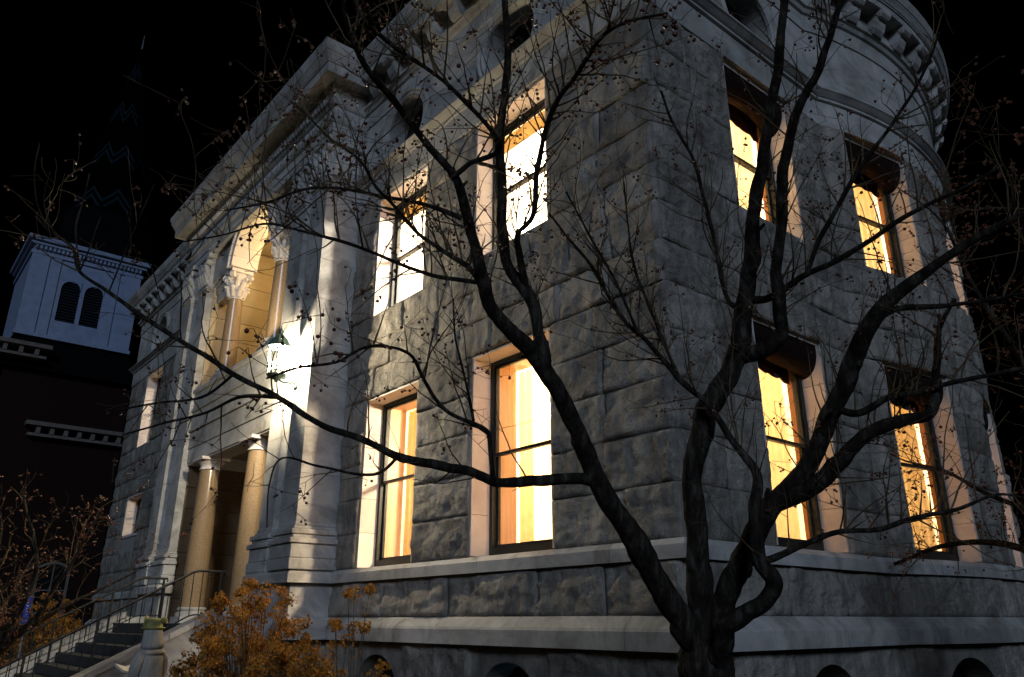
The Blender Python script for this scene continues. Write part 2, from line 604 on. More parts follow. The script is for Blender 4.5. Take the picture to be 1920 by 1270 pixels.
def core_wall(P, a0, a1, z0, z1, opens, o0, o1, seg=None):
    """wall core with rectangular openings"""
    mb = MB()
    zs = sorted({z0, z1} | {z for o in opens for z in (o[2], o[3]) if z0 < z < z1})
    for k in range(len(zs) - 1):
        for s0, s1 in free_spans(a0, a1, zs[k], zs[k + 1], opens):
            n = 1 if not seg else max(1, int(math.ceil((s1 - s0) / seg)))
            for i in range(n):
                mb.fbox(P, s0 + (s1 - s0) * i / n, s0 + (s1 - s0) * (i + 1) / n, zs[k], zs[k + 1], o0, o1)
    return mb


def wall_face(P, a0, a1, wins, seg, parts, left_opens=None, ext0=0.0, ext1=0.0):
    opens = left_opens or [(u0, u1, *lv) for (u0, u1) in wins for lv in (LW, UW)]
    holes = [((u0 + u1) / 2 - 0.74, (u0 + u1) / 2 + 0.74, 9.34, 10.50) for (u0, u1) in wins] if P is not P_bow else []
    bases = [((u0 + u1) / 2 - 0.68, (u0 + u1) / 2 + 0.68, 0.02, 1.32) for (u0, u1) in wins]
    w = core_wall(P, a0, a1, -0.2, 11.3, opens + holes + bases, -0.5, 0.0, seg).build('wall', 'mortar', lib)
    far = MB()
    for k in range(len(COURSES) - 1):
        z0, z1 = COURSES[k], COURSES[k + 1]
        for s0, s1 in free_spans(a0 - ext0, a1 + ext1, z0, z1, opens):
            for b0, b1 in split_row(s0, s1, 0.65, 1.35, rng):
                mb = stone_mesh(P, b0, b1, z0, z1, rng.random() * 50, 1.0, 0.036 if parts else 0.10)
                if parts:
                    mb.build('stone', 'rock', w, smooth=True, fix=False)
                else:
                    far.add(mb.v, mb.f)
    for (z0, z1) in ((Z_WT2, Z_SB0), (0.0, 0.66), (0.66, Z_WT0)):
        for s0, s1 in free_spans(a0 - ext0, a1 + ext1, z0, z1, bases):
            for b0, b1 in split_row(s0, s1, 1.0, 1.9, rng):
                mb = stone_mesh(P, b0, b1, z0, z1, rng.random() * 50, 1.15, 0.04 if parts else 0.12)
                if parts:
                    mb.build('stone', 'rock', w, smooth=True, fix=False)
                else:
                    far.add(mb.v, mb.f)
    if not parts:
        o = far.build('stonework', 'rock', w, smooth=True, fix=False)
        o['kind'] = 'stuff'
    return w


def ring_panel(P, a0, a1, z0, z1, ac, zc, r, o0, o1, name, parent, flat_bottom=None, mat='trim'):
    """dressed stone panel with a round opening cut through it"""
    n = 40
    mb = MB()
    cir, sq = [], []
    for k in range(n):
        t = 2 * math.pi * k / n
        c, s = math.cos(t), math.sin(t)
        zz = zc + r * s
        if flat_bottom is not None:
            zz = max(zz, flat_bottom)
        cir.append((ac + r * c, zz))
        m = min(((a1 - ac) / c) if c > 1e-6 else ((a0 - ac) / c) if c < -1e-6 else 1e9,
                ((z1 - zc) / s) if s > 1e-6 else ((z0 - zc) / s) if s < -1e-6 else 1e9)
        sq.append((ac + m * c, zc + m * s))
    for ca, cz in ((a0, z0), (a1, z0), (a1, z1), (a0, z1)):
        i = min(range(n), key=lambda q: (sq[q][0] - ca) ** 2 + (sq[q][1] - cz) ** 2)
        sq[i] = (ca, cz)
    for k in range(n):
        k2 = (k + 1) % n
        mb.hexa([P(*sq[k], o1), P(*sq[k2], o1), P(*sq[k2], o0), P(*sq[k], o0), P(*cir[k], o1), P(*cir[k2], o1), P(*cir[k2], o0), P(*cir[k], o0)])
    return mb.build(name, mat, parent, fix=False)


def oculus(P, ac, parent):
    zc, r = 9.80, 0.60
    o = ring_panel(P, ac - 0.735, ac + 0.735, 9.345, 10.495, ac, zc, r, -0.32, 0.03, 'attic_window', parent, 9.39)
    mb = MB()
    n, rr = 40, r + 0.04
    path = [P(ac + rr * math.cos(2 * math.pi * k / n), zc + rr * math.sin(2 * math.pi * k / n), 0.045) for k in range(n)]
    vs, fs = [], []
    prof = [(-0.05, -0.03), (-0.05, 0.02), (-0.02, 0.045), (0.03, 0.03), (0.06, 0.06), (0.10, 0.05), (0.10, -0.03)]
    for k in range(n):
        t = 2 * math.pi * k / n
        for dr, do in prof:
            vs.append(P(ac + (rr + dr) * math.cos(t), max(9.345, zc + (rr + dr) * math.sin(t)), 0.03 + do))
    m = len(prof)
    for k in range(n):
        k2 = (k + 1) % n
        for q in range(m):
            q2 = (q + 1) % m
            fs.append((k * m + q, k2 * m + q, k2 * m + q2, k * m + q2))
    mb.add(vs, fs).build('surround_moulding', 'trim', o, autosmooth=40)
    MB().fbox(P, ac - 0.72, ac + 0.72, 9.36, 10.48, -0.36, -0.33).build('pane', 'darkglass', o)


def base_window(P, ac, parent):
    o = ring_panel(P, ac - 0.675, ac + 0.675, 0.03, 1.315, ac, 0.58, 0.58, -0.34, 0.03, 'basement_window', parent, 0.12, 'rock')
    MB().fbox(P, ac - 0.66, ac + 0.66, 0.05, 1.30, -0.40, -0.37).build('pane', 'darkglass', o)
    mb = MB()
    mb.fbox(P, ac - 0.025, ac + 0.025, 0.12, 1.15, -0.365, -0.33)
    mb.fbox(P, ac - 0.57, ac + 0.57, 0.60, 0.64, -0.363, -0.333)
    mb.build('frame', 'frame', o)


# ------------------------------------------------------------------ sash windows
def curtain_mesh(P, a0, a1, z0, z1, o, waves, amp, seed=0):
    n, mz = 34, 8
    vs, fs = [], []
    for j in range(mz + 1):
        z = z0 + (z1 - z0) * j / mz
        for i in range(n + 1):
            f = i / n
            vs.append(P(a0 + (a1 - a0) * f, z, o + amp * math.sin(f * waves * 2 * math.pi + seed + 0.3 * math.sin(z * 2)) * (0.7 + 0.3 * math.sin(z * 3 + seed))))
    for j in range(mz):
        for i in range(n):
            fs.append((j * (n + 1) + i, j * (n + 1) + i + 1, (j + 1) * (n + 1) + i + 1, (j + 1) * (n + 1) + i))
    return MB().add(vs, fs)


def sash_window(P, a0, a1, z0, z1, kind, label=None, near=True):
    """kind: 'front', 'upper' or 'side'"""
    rv = 0.30
    fr = MB()
    fw = 0.055
    A0, A1, Z0, Z1 = a0 + 0.035, a1 - 0.035, z0 + 0.03, z1 - 0.035
    for (p0, p1, q0, q1) in ((A0, A0 + fw, Z0, Z1), (A1 - fw, A1, Z0, Z1), (A0 + fw, A1 - fw, Z1 - fw, Z1), (A0 + fw, A1 - fw, Z0, Z0 + 0.10)):
        fr.fbox(P, p0, p1, q0, q1, -rv - 0.095, -rv + 0.02)
    w = fr.build('window', 'frame', lib)
    if label:
        w['label'] = label
    # stone lining of the opening
    nj = 5 if z1 - z0 > 2 else 3
    for (p0, p1) in ((a0, a0 + 0.035), (a1 - 0.035, a1)):
        for k in range(nj):
            q0, q1 = z0 + 0.02 + (z1 - z0 - 0.055) * k / nj, z0 + 0.02 + (z1 - z0 - 0.055) * (k + 1) / nj
            MB().fbox(P, p0, p1, q0 + 0.003, q1 - 0.003, -rv - 0.16, 0.014).build('jamb_stone', 'jamb', w)
    MB().fbox(P, a0, a1, z1 - 0.035, z1, -rv - 0.16, -0.02 if kind == 'side' else 0.016).build('lintel_stone', 'jamb', w)
    s = MB()
    s.hexa([P(a0, z0 - 0.05, 0.03), P(a1, z0 - 0.05, 0.03), P(a1, z0 - 0.05, -rv - 0.1), P(a0, z0 - 0.05, -rv - 0.1),
            P(a0, z0 + 0.004, 0.03), P(a1, z0 + 0.004, 0.03), P(a1, z0 + 0.03, -rv - 0.1), P(a0, z0 + 0.03, -rv - 0.1)])
    s.build('sill', 'jamb', w)
    # sashes
    zm = z0 + (z1 - z0) * 0.50
    B0, B1 = A0 + fw, A1 - fw
    rl = 0.042
    for (q0, q1, oo) in ((zm - 0.02, Z1 - fw, -rv - 0.005), (Z0 + 0.10, zm + 0.03, -rv - 0.05)):
        m = MB()
        for (c0, c1, d0, d1) in ((B0, B0 + rl, q0, q1), (B1 - rl, B1, q0, q1), (B0 + rl, B1 - rl, q1 - rl, q1), (B0 + rl, B1 - rl, q0, q0 + rl)):
            m.fbox(P, c0, c1, d0, d1, oo - 0.04, oo)
        sh = m.build('sash', 'frame' if kind != 'upper' else 'frame', w)
        MB().fbox(P, B0 + rl - 0.01, B1 - rl + 0.01, q0 + rl - 0.01, q1 - rl + 0.01, oo - 0.023, oo - 0.018).build('pane', 'glass', w)
    # oak casing towards the room
    m = MB()
    d0, d1 = {'front': -0.70, 'upper': -0.68, 'side': -0.47}[kind], -rv - 0.10
    cm_ = {'front': 'oak_light', 'upper': 'plaster', 'side': 'wood'}[kind]
    for (c0, c1, e0, e1) in ((A0 - 0.02, A0 + 0.05, Z0, Z1), (A1 - 0.05, A1 + 0.02, Z0, Z1), (A0 + 0.05, A1 - 0.05, Z1 - 0.05, Z1 + 0.02), (A0 + 0.05, A1 - 0.05, Z0 - 0.02, Z0 + 0.05)):
        m.fbox(P, c0, c1, e0, e1, d0, d1)
    m.build('inner_casing', cm_, w)
    if kind == 'side':
        for (c0, c1, sd) in ((A0 + 0.02, A0 + 0.74, 0.4), (A1 - 0.70, A1 - 0.02, 2.1)):
            curtain_mesh(P, c0, c1, Z0 + 0.08, Z1 - 0.05, -0.54, 4.5, 0.028, sd).build('curtain', 'curtain', w, smooth=True, fix=False)
        # scalloped valance
        vs, fs = [], []
        n = 36
        h = 0.32
        for i in range(n + 1):
            f = i / n
            a = A0 + (A1 - A0) * f
            zb = Z1 - h - 0.03 * abs(math.sin(f * 6 * math.pi)) - 0.10 * f * f
            o = -0.435 + 0.010 * math.sin(f * 26)
            vs += [P(a, zb, o), P(a, Z1 + 0.02, -0.435), P(a, zb, o - 0.012), P(a, Z1 + 0.02, -0.447)]
        for i in range(n):
            b, c = 4 * i, 4 * i + 4
            fs += [(b, c, c + 1, b + 1), (c + 2, b + 2, b + 3, c + 3), (b + 2, c + 2, c, b)]
        MB().add(vs, fs).build('valance', 'valance', w, fix=False)
        # added dark solid under the head, standing in for the shadow there
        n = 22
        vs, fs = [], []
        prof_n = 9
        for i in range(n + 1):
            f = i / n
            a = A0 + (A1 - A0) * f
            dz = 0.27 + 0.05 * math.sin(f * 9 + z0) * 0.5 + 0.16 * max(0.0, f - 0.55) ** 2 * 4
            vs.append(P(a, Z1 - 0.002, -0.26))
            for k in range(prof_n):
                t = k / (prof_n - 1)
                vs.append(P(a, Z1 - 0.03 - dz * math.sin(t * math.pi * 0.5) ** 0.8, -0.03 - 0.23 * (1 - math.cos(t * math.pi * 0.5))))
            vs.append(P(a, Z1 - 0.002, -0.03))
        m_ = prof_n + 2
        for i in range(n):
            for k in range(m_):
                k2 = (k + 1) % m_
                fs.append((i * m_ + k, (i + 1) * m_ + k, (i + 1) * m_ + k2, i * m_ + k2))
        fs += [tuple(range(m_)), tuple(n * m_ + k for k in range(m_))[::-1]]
        MB().add(vs, fs).build('head_shadow_mass', 'head_shadow', w, autosmooth=50)
    elif kind == 'front':
        curtain_mesh(P, A0 + 0.06, A0 + 0.34, Z0 + 0.06, Z1 - 0.05, -0.76, 2, 0.03, 0.9).build('curtain', 'curtain', w, smooth=True, fix=False)
    else:
        MB().fbox(P, A0 + 0.055, A1 - 0.055, Z1 - 0.34, Z1 - 0.055, -0.415, -0.408).build('roller_blind', 'curtain', w)
    return w


# front, right wing
wallA = wall_face(P_front, PX1, XR, W_FR, None, True, ext1=0.012)
wallB = wall_face(P_side, YF, BY0, W_SF, None, True, ext0=0.0)
wallC = wall_face(P_bow, 0.0, BLEN, W_BW, 0.5, True)
wallD = wall_face(P_front, XL, PX0, W_FL, None, False,
                  left_opens=[(*W_FL[0], *UW), (*W_FL[0], 3.84, LW[1]), (*W_FL[1], *LW), (*W_FL[1], *UW)])
mb = MB()
mb.box(XL, BEX - 0.6, YB - 0.5, YB, -0.2, 11.3)
mb.box(XL, XL + 0.5, YF + 0.5, YB - 0.5, -0.2, 11.3)
mb.box(BEX - 1.1, BEX - 0.6, BEY - 0.3, YB - 0.5, -0.2, 11.3)
mb.build('wall', 'rock', lib)

names = ('front lower window nearest the columned entrance', 'front lower window nearest the building corner',
         'front upper window nearest the columned entrance', 'front upper window nearest the building corner')
for i, (u0, u1) in enumerate(W_FR):
    sash_window(P_front, u0, u1, *LW, 'front', names[i])
    sash_window(P_front, u0, u1, *UW, 'upper', names[2 + i])
    oculus(P_front, (u0 + u1) / 2, lib)
    base_window(P_front, (u0 + u1) / 2, lib)
for (u0, u1) in W_SF:
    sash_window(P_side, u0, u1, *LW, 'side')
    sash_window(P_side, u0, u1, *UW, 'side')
    oculus(P_side, (u0 + u1) / 2, lib)
    base_window(P_side, (u0 + u1) / 2, lib)
for (u0, u1) in W_BW:
    fr_ = bow_frame((u0 + u1) / 2)
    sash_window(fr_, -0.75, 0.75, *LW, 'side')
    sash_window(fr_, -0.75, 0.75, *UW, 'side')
    base_window(fr_, 0.0, lib)
for i, (u0, u1) in enumerate(W_FL):
    if i == 0:
        sash_window(P_front, u0, u1, 3.84, LW[1], 'front', 'small lit window at the far end of the front', False)
    else:
        sash_window(P_front, u0, u1, *LW, 'front', None, False)
    sash_window(P_front, u0, u1, *UW, 'upper', None, False)
    oculus(P_front, (u0 + u1) / 2, lib)
    base_window(P_front, (u0 + u1) / 2, lib)
MB().lathe([(0.02, 0), (0.05, 0.03), (0.06, 0.08), (0.03, 0.13)], (-7.12, YF + 0.30, 0.99), 12).build('blue_lamp', 'bluebulb', lib, smooth=True)

# ------------------------------------------------------------------ swept courses and cornices
def arc_pts():
    return [Vector((BCX + BR * math.cos(-BT + (BT + BT2) * k / 44), BCY + BR * math.sin(-BT + (BT + BT2) * k / 44), 0)) for k in range(45)]


PATH_R = [Vector((PX1, YF, 0)), Vector((XR, YF, 0))] + arc_pts() + [Vector((BEX - 0.6, YB, 0))]
PATH_L = [Vector((XL, YB, 0)), Vector((XL, YF, 0)), Vector((PX0, YF, 0))]
PAV = [Vector((PX0, YF, 0)), Vector((PX0, 5.3, 0)), Vector((PX1, 5.3, 0)), Vector((PX1, YF, 0))]


def path_normals(path):
    n = len(path)
    dirs = [(path[i + 1] - path[i]).normalized() for i in range(n - 1)]
    nr = []
    for i in range(n):
        d0, d1 = dirs[max(0, i - 1)], dirs[min(n - 2, i)]
        n0, n1 = Vector((d0.y, -d0.x, 0)), Vector((d1.y, -d1.x, 0))
        m = (n0 + n1).normalized()
        nr.append(m / max(0.3, m.dot(n0)))
    return nr


def sweep(path, nr, prof):
    mb = MB()
    m = len(prof)
    vs = [p + q * o + Vector((0, 0, z)) for p, q in zip(path, nr) for o, z in prof]
    fs = []
    for i in range(len(path) - 1):
        for k in range(m):
            k2 = (k + 1) % m
            fs.append((i * m + k, (i + 1) * m + k, (i + 1) * m + k2, i * m + k2))
    fs.append(tuple(range(m)))
    fs.append(tuple((len(path) - 1) * m + k for k in range(m))[::-1])
    return mb.add(vs, fs)


def sweep_blocks(name, path, prof, length, parent, mat='trim', gap=0.004, jitter=0.25, auto=None, skip=None):
    """lay a moulded course as separate blocks along the plan"""
    nr = path_normals(path)
    cum = [0.0]
    for i in range(1, len(path)):
        cum.append(cum[-1] + (path[i] - path[i - 1]).length)
    total = cum[-1]
    hard = [cum[i] for i in range(1, len(path) - 1) if (path[i] - path[i - 1]).normalized().dot((path[i + 1] - path[i]).normalized()) < 0.9]

    def sample(s):
        for i in range(len(path) - 1):
            if s <= cum[i + 1] + 1e-6:
                f = (s - cum[i]) / (cum[i + 1] - cum[i])
                d = (path[i + 1] - path[i]).normalized()
                q = Vector((d.y, -d.x, 0))
                return path[i].lerp(path[i + 1], f), q
    s, out = 0.0, []
    while s < total - 1e-6:
        e = s + length * rng.uniform(1 - jitter, 1 + jitter)
        for h in hard:                      # corner stones wrap the corner
            if abs(e - h) < 0.45:
                e = h + 0.5
        if total - e < length * 0.4:
            e = total
        s0, s1 = s + gap, e - gap
        pts, ns = [], []
        p, q = sample(s0); pts.append(p); ns.append(q)
        for i in range(1, len(path) - 1):
            if s0 < cum[i] < s1:
                pts.append(path[i]); ns.append(nr[i])
        p, q = sample(s1); pts.append(p); ns.append(q)
        out.append(sweep(pts, ns, prof).build(name, mat, parent, autosmooth=auto))
        s = e
    return out


wt = [(-0.05, Z_WT0), (0.17, Z_WT0), (0.17, Z_WT1), (0.155, Z_WT1 + 0.03), (0.05, Z_WT2), (-0.05, Z_WT2)]
sb = [(-0.05, Z_SB0), (0.10, Z_SB0), (0.10, Z_SB1 - 0.06), (0.045, Z_SB1), (-0.05, Z_SB1)]
arch_m = [(-0.05, Z_AR), (0.05, Z_AR), (0.05, 9.14), (0.09, 9.15), (0.09, 9.19), (0.13, 9.21), (0.17, 9.27), (0.19, 9.28), (0.19, 9.31), (0.02, 9.34), (-0.05, 9.34)]
frieze_top = [(-0.05, 10.50), (0.05, 10.50), (0.05, 10.80), (0.09, 10.82), (0.12, 10.88), (0.16, 10.90), (0.16, 10.95), (-0.05, 10.95)]
bed = [(-0.05, 10.95), (0.12, 10.95), (0.12, 11.30), (-0.05, 11.30)]
corona = [(-0.05, 11.30), (0.38, 11.30), (0.38, 11.27), (0.41, 11.27), (0.41, 11.40), (0.435, 11.405), (0.435, 11.435), (0.45, 11.44), (0.465, 11.49), (0.50, 11.535), (0.50, 11.56), (0.515, 11.565), (0.52, 11.62), (0.545, 11.67), (0.545, 11.75), (-0.05, 11.80)]
for nm, path in (('right', PATH_R), ('left', PATH_L)):
    sweep_blocks('water_table_stone', path, wt, 1.7, lib)
    sweep_blocks('sill_course_stone', path, sb, 1.25, lib)
    sweep_blocks('architrave_stone', path, arch_m, 1.6, lib, auto=30)
    sweep_blocks('frieze_moulding_stone', path, frieze_top, 1.5, lib, auto=30)
    sweep_blocks('cornice_bed_stone', path, bed, 1.5, lib)
    sweep_blocks('cornice_stone', path, corona, 1.4, lib, auto=30)


# smooth frieze blocks between the attic windows
def frieze_blocks(P, a0, a1, wins):
    holes = [((u0 + u1) / 2 - 0.74, (u0 + u1) / 2 + 0.74, 9.3, 10.6) for u0, u1 in wins]
    for s0, s1 in free_spans(a0, a1, 9.34, 10.50, holes):
        for b0, b1 in split_row(s0, s1, 0.8, 1.6, rng):
            n = max(1, int((b1 - b0) / 0.3)) if P is P_bow else 1
            m = MB()
            for i in range(n):
                m.fbox(P, b0 + 0.003 + (b1 - b0 - 0.006) * i / n, b0 + 0.003 + (b1 - b0 - 0.006) * (i + 1) / n, 9.343, 10.497, -0.03, 0.028)
            m.build('frieze_stone', 'trim', lib)


frieze_blocks(P_front, PX1, XR + 0.028, W_FR)
frieze_blocks(P_side, YF, BY0, W_SF)
frieze_blocks(P_bow, 0.0, BLEN, [])
frieze_blocks(P_front, XL, PX0, W_FL)

# scrolled cornice brackets
br_prof = [(0.10, 11.30), (0.39, 11.30), (0.395, 11.26), (0.385, 11.20), (0.35, 11.165), (0.31, 11.17), (0.29, 11.15), (0.275, 11.09), (0.24, 11.01),
           (0.19, 10.96), (0.15, 10.97), (0.12, 11.0), (0.10, 11.0)]


def bracket_mesh():
    mb = MB()
    for c0, c1, sc in ((-0.115, 0.115, 1.12), (-0.13, -0.115, 1.04), (0.115, 0.13, 1.04)):
        pr = [(0.10 + (o - 0.10) * sc, 11.30 - (11.30 - z) * sc) for o, z in br_prof]
        mb.prism(pr, lambda p, q, c: Vector((c, -p, q)), c0, c1)
    for sx in (-0.132, 0.132):
        mb.tube([Vector((sx * 0.9, -0.345, 11.225)), Vector((sx * 1.06, -0.345, 11.225))], [0.05, 0.045], 12)
        mb.tube([Vector((sx * 0.9, -0.195, 11.035)), Vector((sx * 1.06, -0.195, 11.035))], [0.055, 0.05], 12)
    return mb.mesh('bracket')


BRM = bracket_mesh()
BRM.materials.append(M['trim'])


def put_brackets(P, a_list):
    for a in a_list:
        o0, o1 = P(a, 0, 0), P(a, 0, 1)
        n = (o1 - o0).normalized()
        o = bpy.data.objects.new('bracket', BRM)
        COL.objects.link(o)
        o.parent = lib
        o.location = o0
        o.rotation_euler = (0, 0, math.atan2(n.y, n.x) + math.pi / 2)


sp_ = 0.64
put_brackets(P_front, [PX1 + 0.65 + sp_ * k for k in range(10)])
put_brackets(P_front, [PX0 - 0.65 - sp_ * k for k in range(10)])
put_brackets(P_side, [YF + 0.15 + sp_ * k for k in range(6)])
nb = int(BLEN / sp_)
put_brackets(P_bow, [BLEN * (k + 0.5) / nb for k in range(nb)])

# ------------------------------------------------------------------ entrance pavilion
OX0, OX1 = -17.95, -13.15         # opening
CXM = (OX0 + OX1) / 2
CCX = (-16.86, -14.24)            # columns
FZ = 1.55                         # entrance floor
Y0P, YBK = 5.45, 7.7
pav = MB()
for (x0, x1) in ((PX0, OX0), (OX1, PX1)):
    pav.box(x0, x1, Y0P, YBK, -0.2, 11.3)
pav.box(OX0, OX1, Y0P, YBK, -0.2, FZ)
pav.box(OX0, OX1, Y0P + 0.02, YBK, 5.20, 6.50)
pav.box(OX0, OX1, Y0P + 0.45, YBK, 10.45, 11.3)
pav.box(OX0, OX1, YBK, YBK + 0.3, -0.2, 11.3)
pv = pav.build('pavilion', 'trim', lib)


def block_courses(x0, x1, y0, y1, zs, name='ashlar_stone', mat='trim', g_=0.003):
    for k in range(len(zs) - 1):
        MB().box(x0, x1, y0, y1, zs[k] + g_, zs[k + 1] - g_).build(name, mat, pv)


pz = [3.06 + (9.10 - 3.06) * k / 8 for k in range(9)]
for sgn in (1, -1):
    mx = (lambda x: x) if sgn > 0 else (lambda x: PX0 + PX1 - x)
    # outer giant pilaster wraps the pavilion corner, inner narrower one beside the opening
    for (xa, xb, yf) in ((-12.18, -11.585, 5.28), (-13.16, -12.58, 5.33)):
        x0, x1 = sorted((mx(xa), mx(xb)))
        inner_y = YF + 0.02 if xb > -12 else Y0P + 0.05
        block_courses(x0, x1, yf, inner_y, pz)
        cap_prof = MB()
        for (d, q0, q1) in ((0.015, 9.10, 9.15), (0.04, 9.15, 9.20), (0.0, 9.20, 9.30)):
            cap_prof.box(x0 - d, x1 + d, yf - d, inner_y, q0, q1)
        cap_prof.build('necking', 'trim', pv)
        base = MB()
        for (d, q0, q1) in ((0.11, 2.33, 2.50), (0.09, 2.503, 2.72), (0.13, 2.72, 2.80), (0.07, 2.80, 2.86), (0.10, 2.86, 2.94), (0.045, 2.94, 2.99), (0.02, 2.99, 3.06)):
            base.box(x0 - d, x1 + d, yf - d, inner_y, q0, q1 - 0.0005)
        base.build('pilaster_base', 'trim', pv, bevel=0.015)
        # carved capital: bell, two tiers of leaves, corner scrolls, abacus
        cap = MB()
        cx_, w_ = (x0 + x1) / 2, (x1 - x0)
        cap.box(x0 + 0.02, x1 - 0.02, yf + 0.03, inner_y, 9.30, 9.98)
        cap.box(x0 - 0.07, x1 + 0.07, yf - 0.09, inner_y, 9.98, 10.08)
        for tier, (zb, ht, n_) in enumerate(((9.30, 0.28, 4), (9.48, 0.32, 3))):
            for k in range(n_):
                lx = x0 + w_ * (k + 0.5) / n_
                pts = [Vector((lx, yf + 0.03, zb)), Vector((lx, yf - 0.02, zb + ht * 0.5)), Vector((lx, yf - 0.06, zb + ht * 0.85)), Vector((lx, yf - 0.10, zb + ht * 0.92)), Vector((lx, yf - 0.11, zb + ht * 0.78))]
                cap.tube(pts, [w_ / n_ * 0.42, w_ / n_ * 0.46, w_ / n_ * 0.40, w_ / n_ * 0.28, 0.015], 7)
        for sx in (x0 + 0.05, x1 - 0.05):
            cap.tube([Vector((sx, yf + 0.05, 9.88)), Vector((sx, yf - 0.10, 9.88))], [0.085, 0.075], 14)
        for k in range(3):
            cap.ellipsoid((x0 + w_ * (k + 0.5) / 3, yf - 0.03, 9.90), (0.05, 0.06, 0.06), 8, 6)
        if xb > -12:
            sx = x1 if sgn > 0 else x0
            for k in range(3):
                ly = yf + 0.12 + 0.2 * k
                cap.tube([Vector((sx, ly, 9.30)), Vector((sx + sgn * 0.05, ly, 9.50)), Vector((sx + sgn * 0.09, ly, 9.62)), Vector((sx + sgn * 0.10, ly, 9.55))], [0.08, 0.09, 0.06, 0.015], 7)
        cap.build('pilaster_capital', 'trim', pv, autosmooth=45)
    # recessed strip between the two
    x0, x1 = sorted((mx(-12.575), mx(-12.185)))
    block_courses(x0, x1, 5.42, Y0P + 0.02, [2.33] + pz + [10.08], 'ashlar_stone')
    # base of the pier: rock-faced footing, water table, dressed course and sill course as on the wings
    x0, x1 = sorted((mx(-13.15), mx(-11.585)))
    block_courses(x0, x1, 5.30, Y0P + 0.02, [0.0, 0.66, 1.33], 'plinth_stone', 'rock')
    block_courses(x0, x1, 5.28, Y0P + 0.02, [1.64, 2.14], 'plinth_stone')
    xe = mx(-11.585)
    MB().box(min(xe, xe - sgn * 0.3), max(xe, xe - sgn * 0.3), Y0P + 0.02, YF + 0.02, 1.643, 2.137).build('plinth_stone', 'trim', pv)
    MB().box(min(xe, xe - sgn * 0.3), max(xe, xe - sgn * 0.3), Y0P + 0.02, YF + 0.02, 0.0, 1.33).build('plinth_stone', 'rock', pv)
    pp = [Vector((-13.15, Y0P + 0.05, 0)), Vector((-13.15, 5.28, 0)), Vector((-11.585, 5.28, 0)), Vector((-11.585, YF, 0))]
    if sgn < 0:
        pp = [Vector((mx(q.x), q.y, 0)) for q in reversed(pp)]
    sweep_blocks('water_table_stone', pp, wt, 1.2, pv)
    sweep_blocks('sill_course_stone', pp, sb, 1.2, pv)

# pavilion entablature (moulded, wraps the three sides)
ent_a = [(-0.15, 10.08), (0.02, 10.08), (0.02, 10.22), (0.04, 10.23), (0.04, 10.40), (0.07, 10.42), (0.09, 10.46), (-0.15, 10.46)]
ent_f = [(-0.15, 10.46), (0.02, 10.46), (0.02, 10.78), (0.05, 10.80), (0.07, 10.84), (-0.15, 10.84)]
ent_e = [(-0.15, 10.84), (0.07, 10.84), (0.12, 11.00), (0.15, 11.08), (0.15, 11.20), (-0.15, 11.20)]
ent_c = [(-0.15, 11.20), (0.38, 11.20), (0.38, 11.17), (0.41, 11.17), (0.41, 11.37), (0.435, 11.375), (0.435, 11.41), (0.45, 11.415), (0.465, 11.47), (0.50, 11.52), (0.50, 11.55), (0.515, 11.555), (0.52, 11.62), (0.55, 11.68), (0.55, 11.76), (-0.15, 11.82)]
for nm, pr, ln in (('architrave_stone', ent_a, 1.6), ('frieze_stone', ent_f, 1.5), ('egg_and_dart_stone', ent_e, 1.2), ('cornice_stone', ent_c, 1.45)):
    sweep_blocks(nm, PAV, pr, ln, pv, auto=30)
# egg and dart ornament
egg = MB()
n_eggs = 62
for k in range(n_eggs):
    ex = PX0 + 0.05 + (PX1 - PX0 - 0.1) * (k + 0.5) / n_eggs
    egg.ellipsoid((ex, 5.3 - 0.115, 10.955), (0.042, 0.045, 0.085), 8, 6)
egg.build('egg_ornament', 'trim', pv, smooth=True)['kind'] = 'stuff'
orn = MB()
for k in range(30):
    ex = PX0 + 0.1 + (PX1 - PX0 - 0.2) * (k + 0.5) / 30
    orn.ellipsoid((ex, 5.275, 10.62), (0.07, 0.025, 0.10), 8, 6)
    orn.tube([Vector((ex + 0.13, 5.28, 10.50)), Vector((ex + 0.10, 5.255, 10.62)), Vector((ex + 0.16, 5.28, 10.74))], [0.02, 0.03, 0.02], 6)
orn.build('frieze_carving', 'trim', pv, smooth=True)['kind'] = 'stuff'

# middle entablature over the doorway and balcony parapet
MB().box(OX0, OX1, 5.44, 5.90, 4.90, 5.22).build('door_lintel', 'trim', pv)
MB().box(OX0, OX1, 5.46, 5.88, 4.86, 4.90).build('lintel_soffit', 'jamb', pv)
for (q0, q1, d, nm) in ((5.22, 5.60, 0.0, 'band_stone'), (5.60, 5.66, 0.04, 'band_moulding'), (5.66, 6.06, 0.01, 'band_stone'), (6.06, 6.14, 0.05, 'band_moulding'), (6.14, 6.50, 0.02, 'parapet_stone'), (6.50, 6.58, 0.07, 'parapet_coping')):
    nsp = 3 if 'stone' in nm else 1
    for k in range(nsp):
        MB().box(OX0 + 0.005 + (OX1 - OX0 - 0.01) * k / nsp + 0.002, OX0 + 0.005 + (OX1 - OX0 - 0.01) * (k + 1) / nsp - 0.002, 5.42 - d, 5.80, q0 + 0.002, q1 - 0.002).build(nm, 'trim', pv)

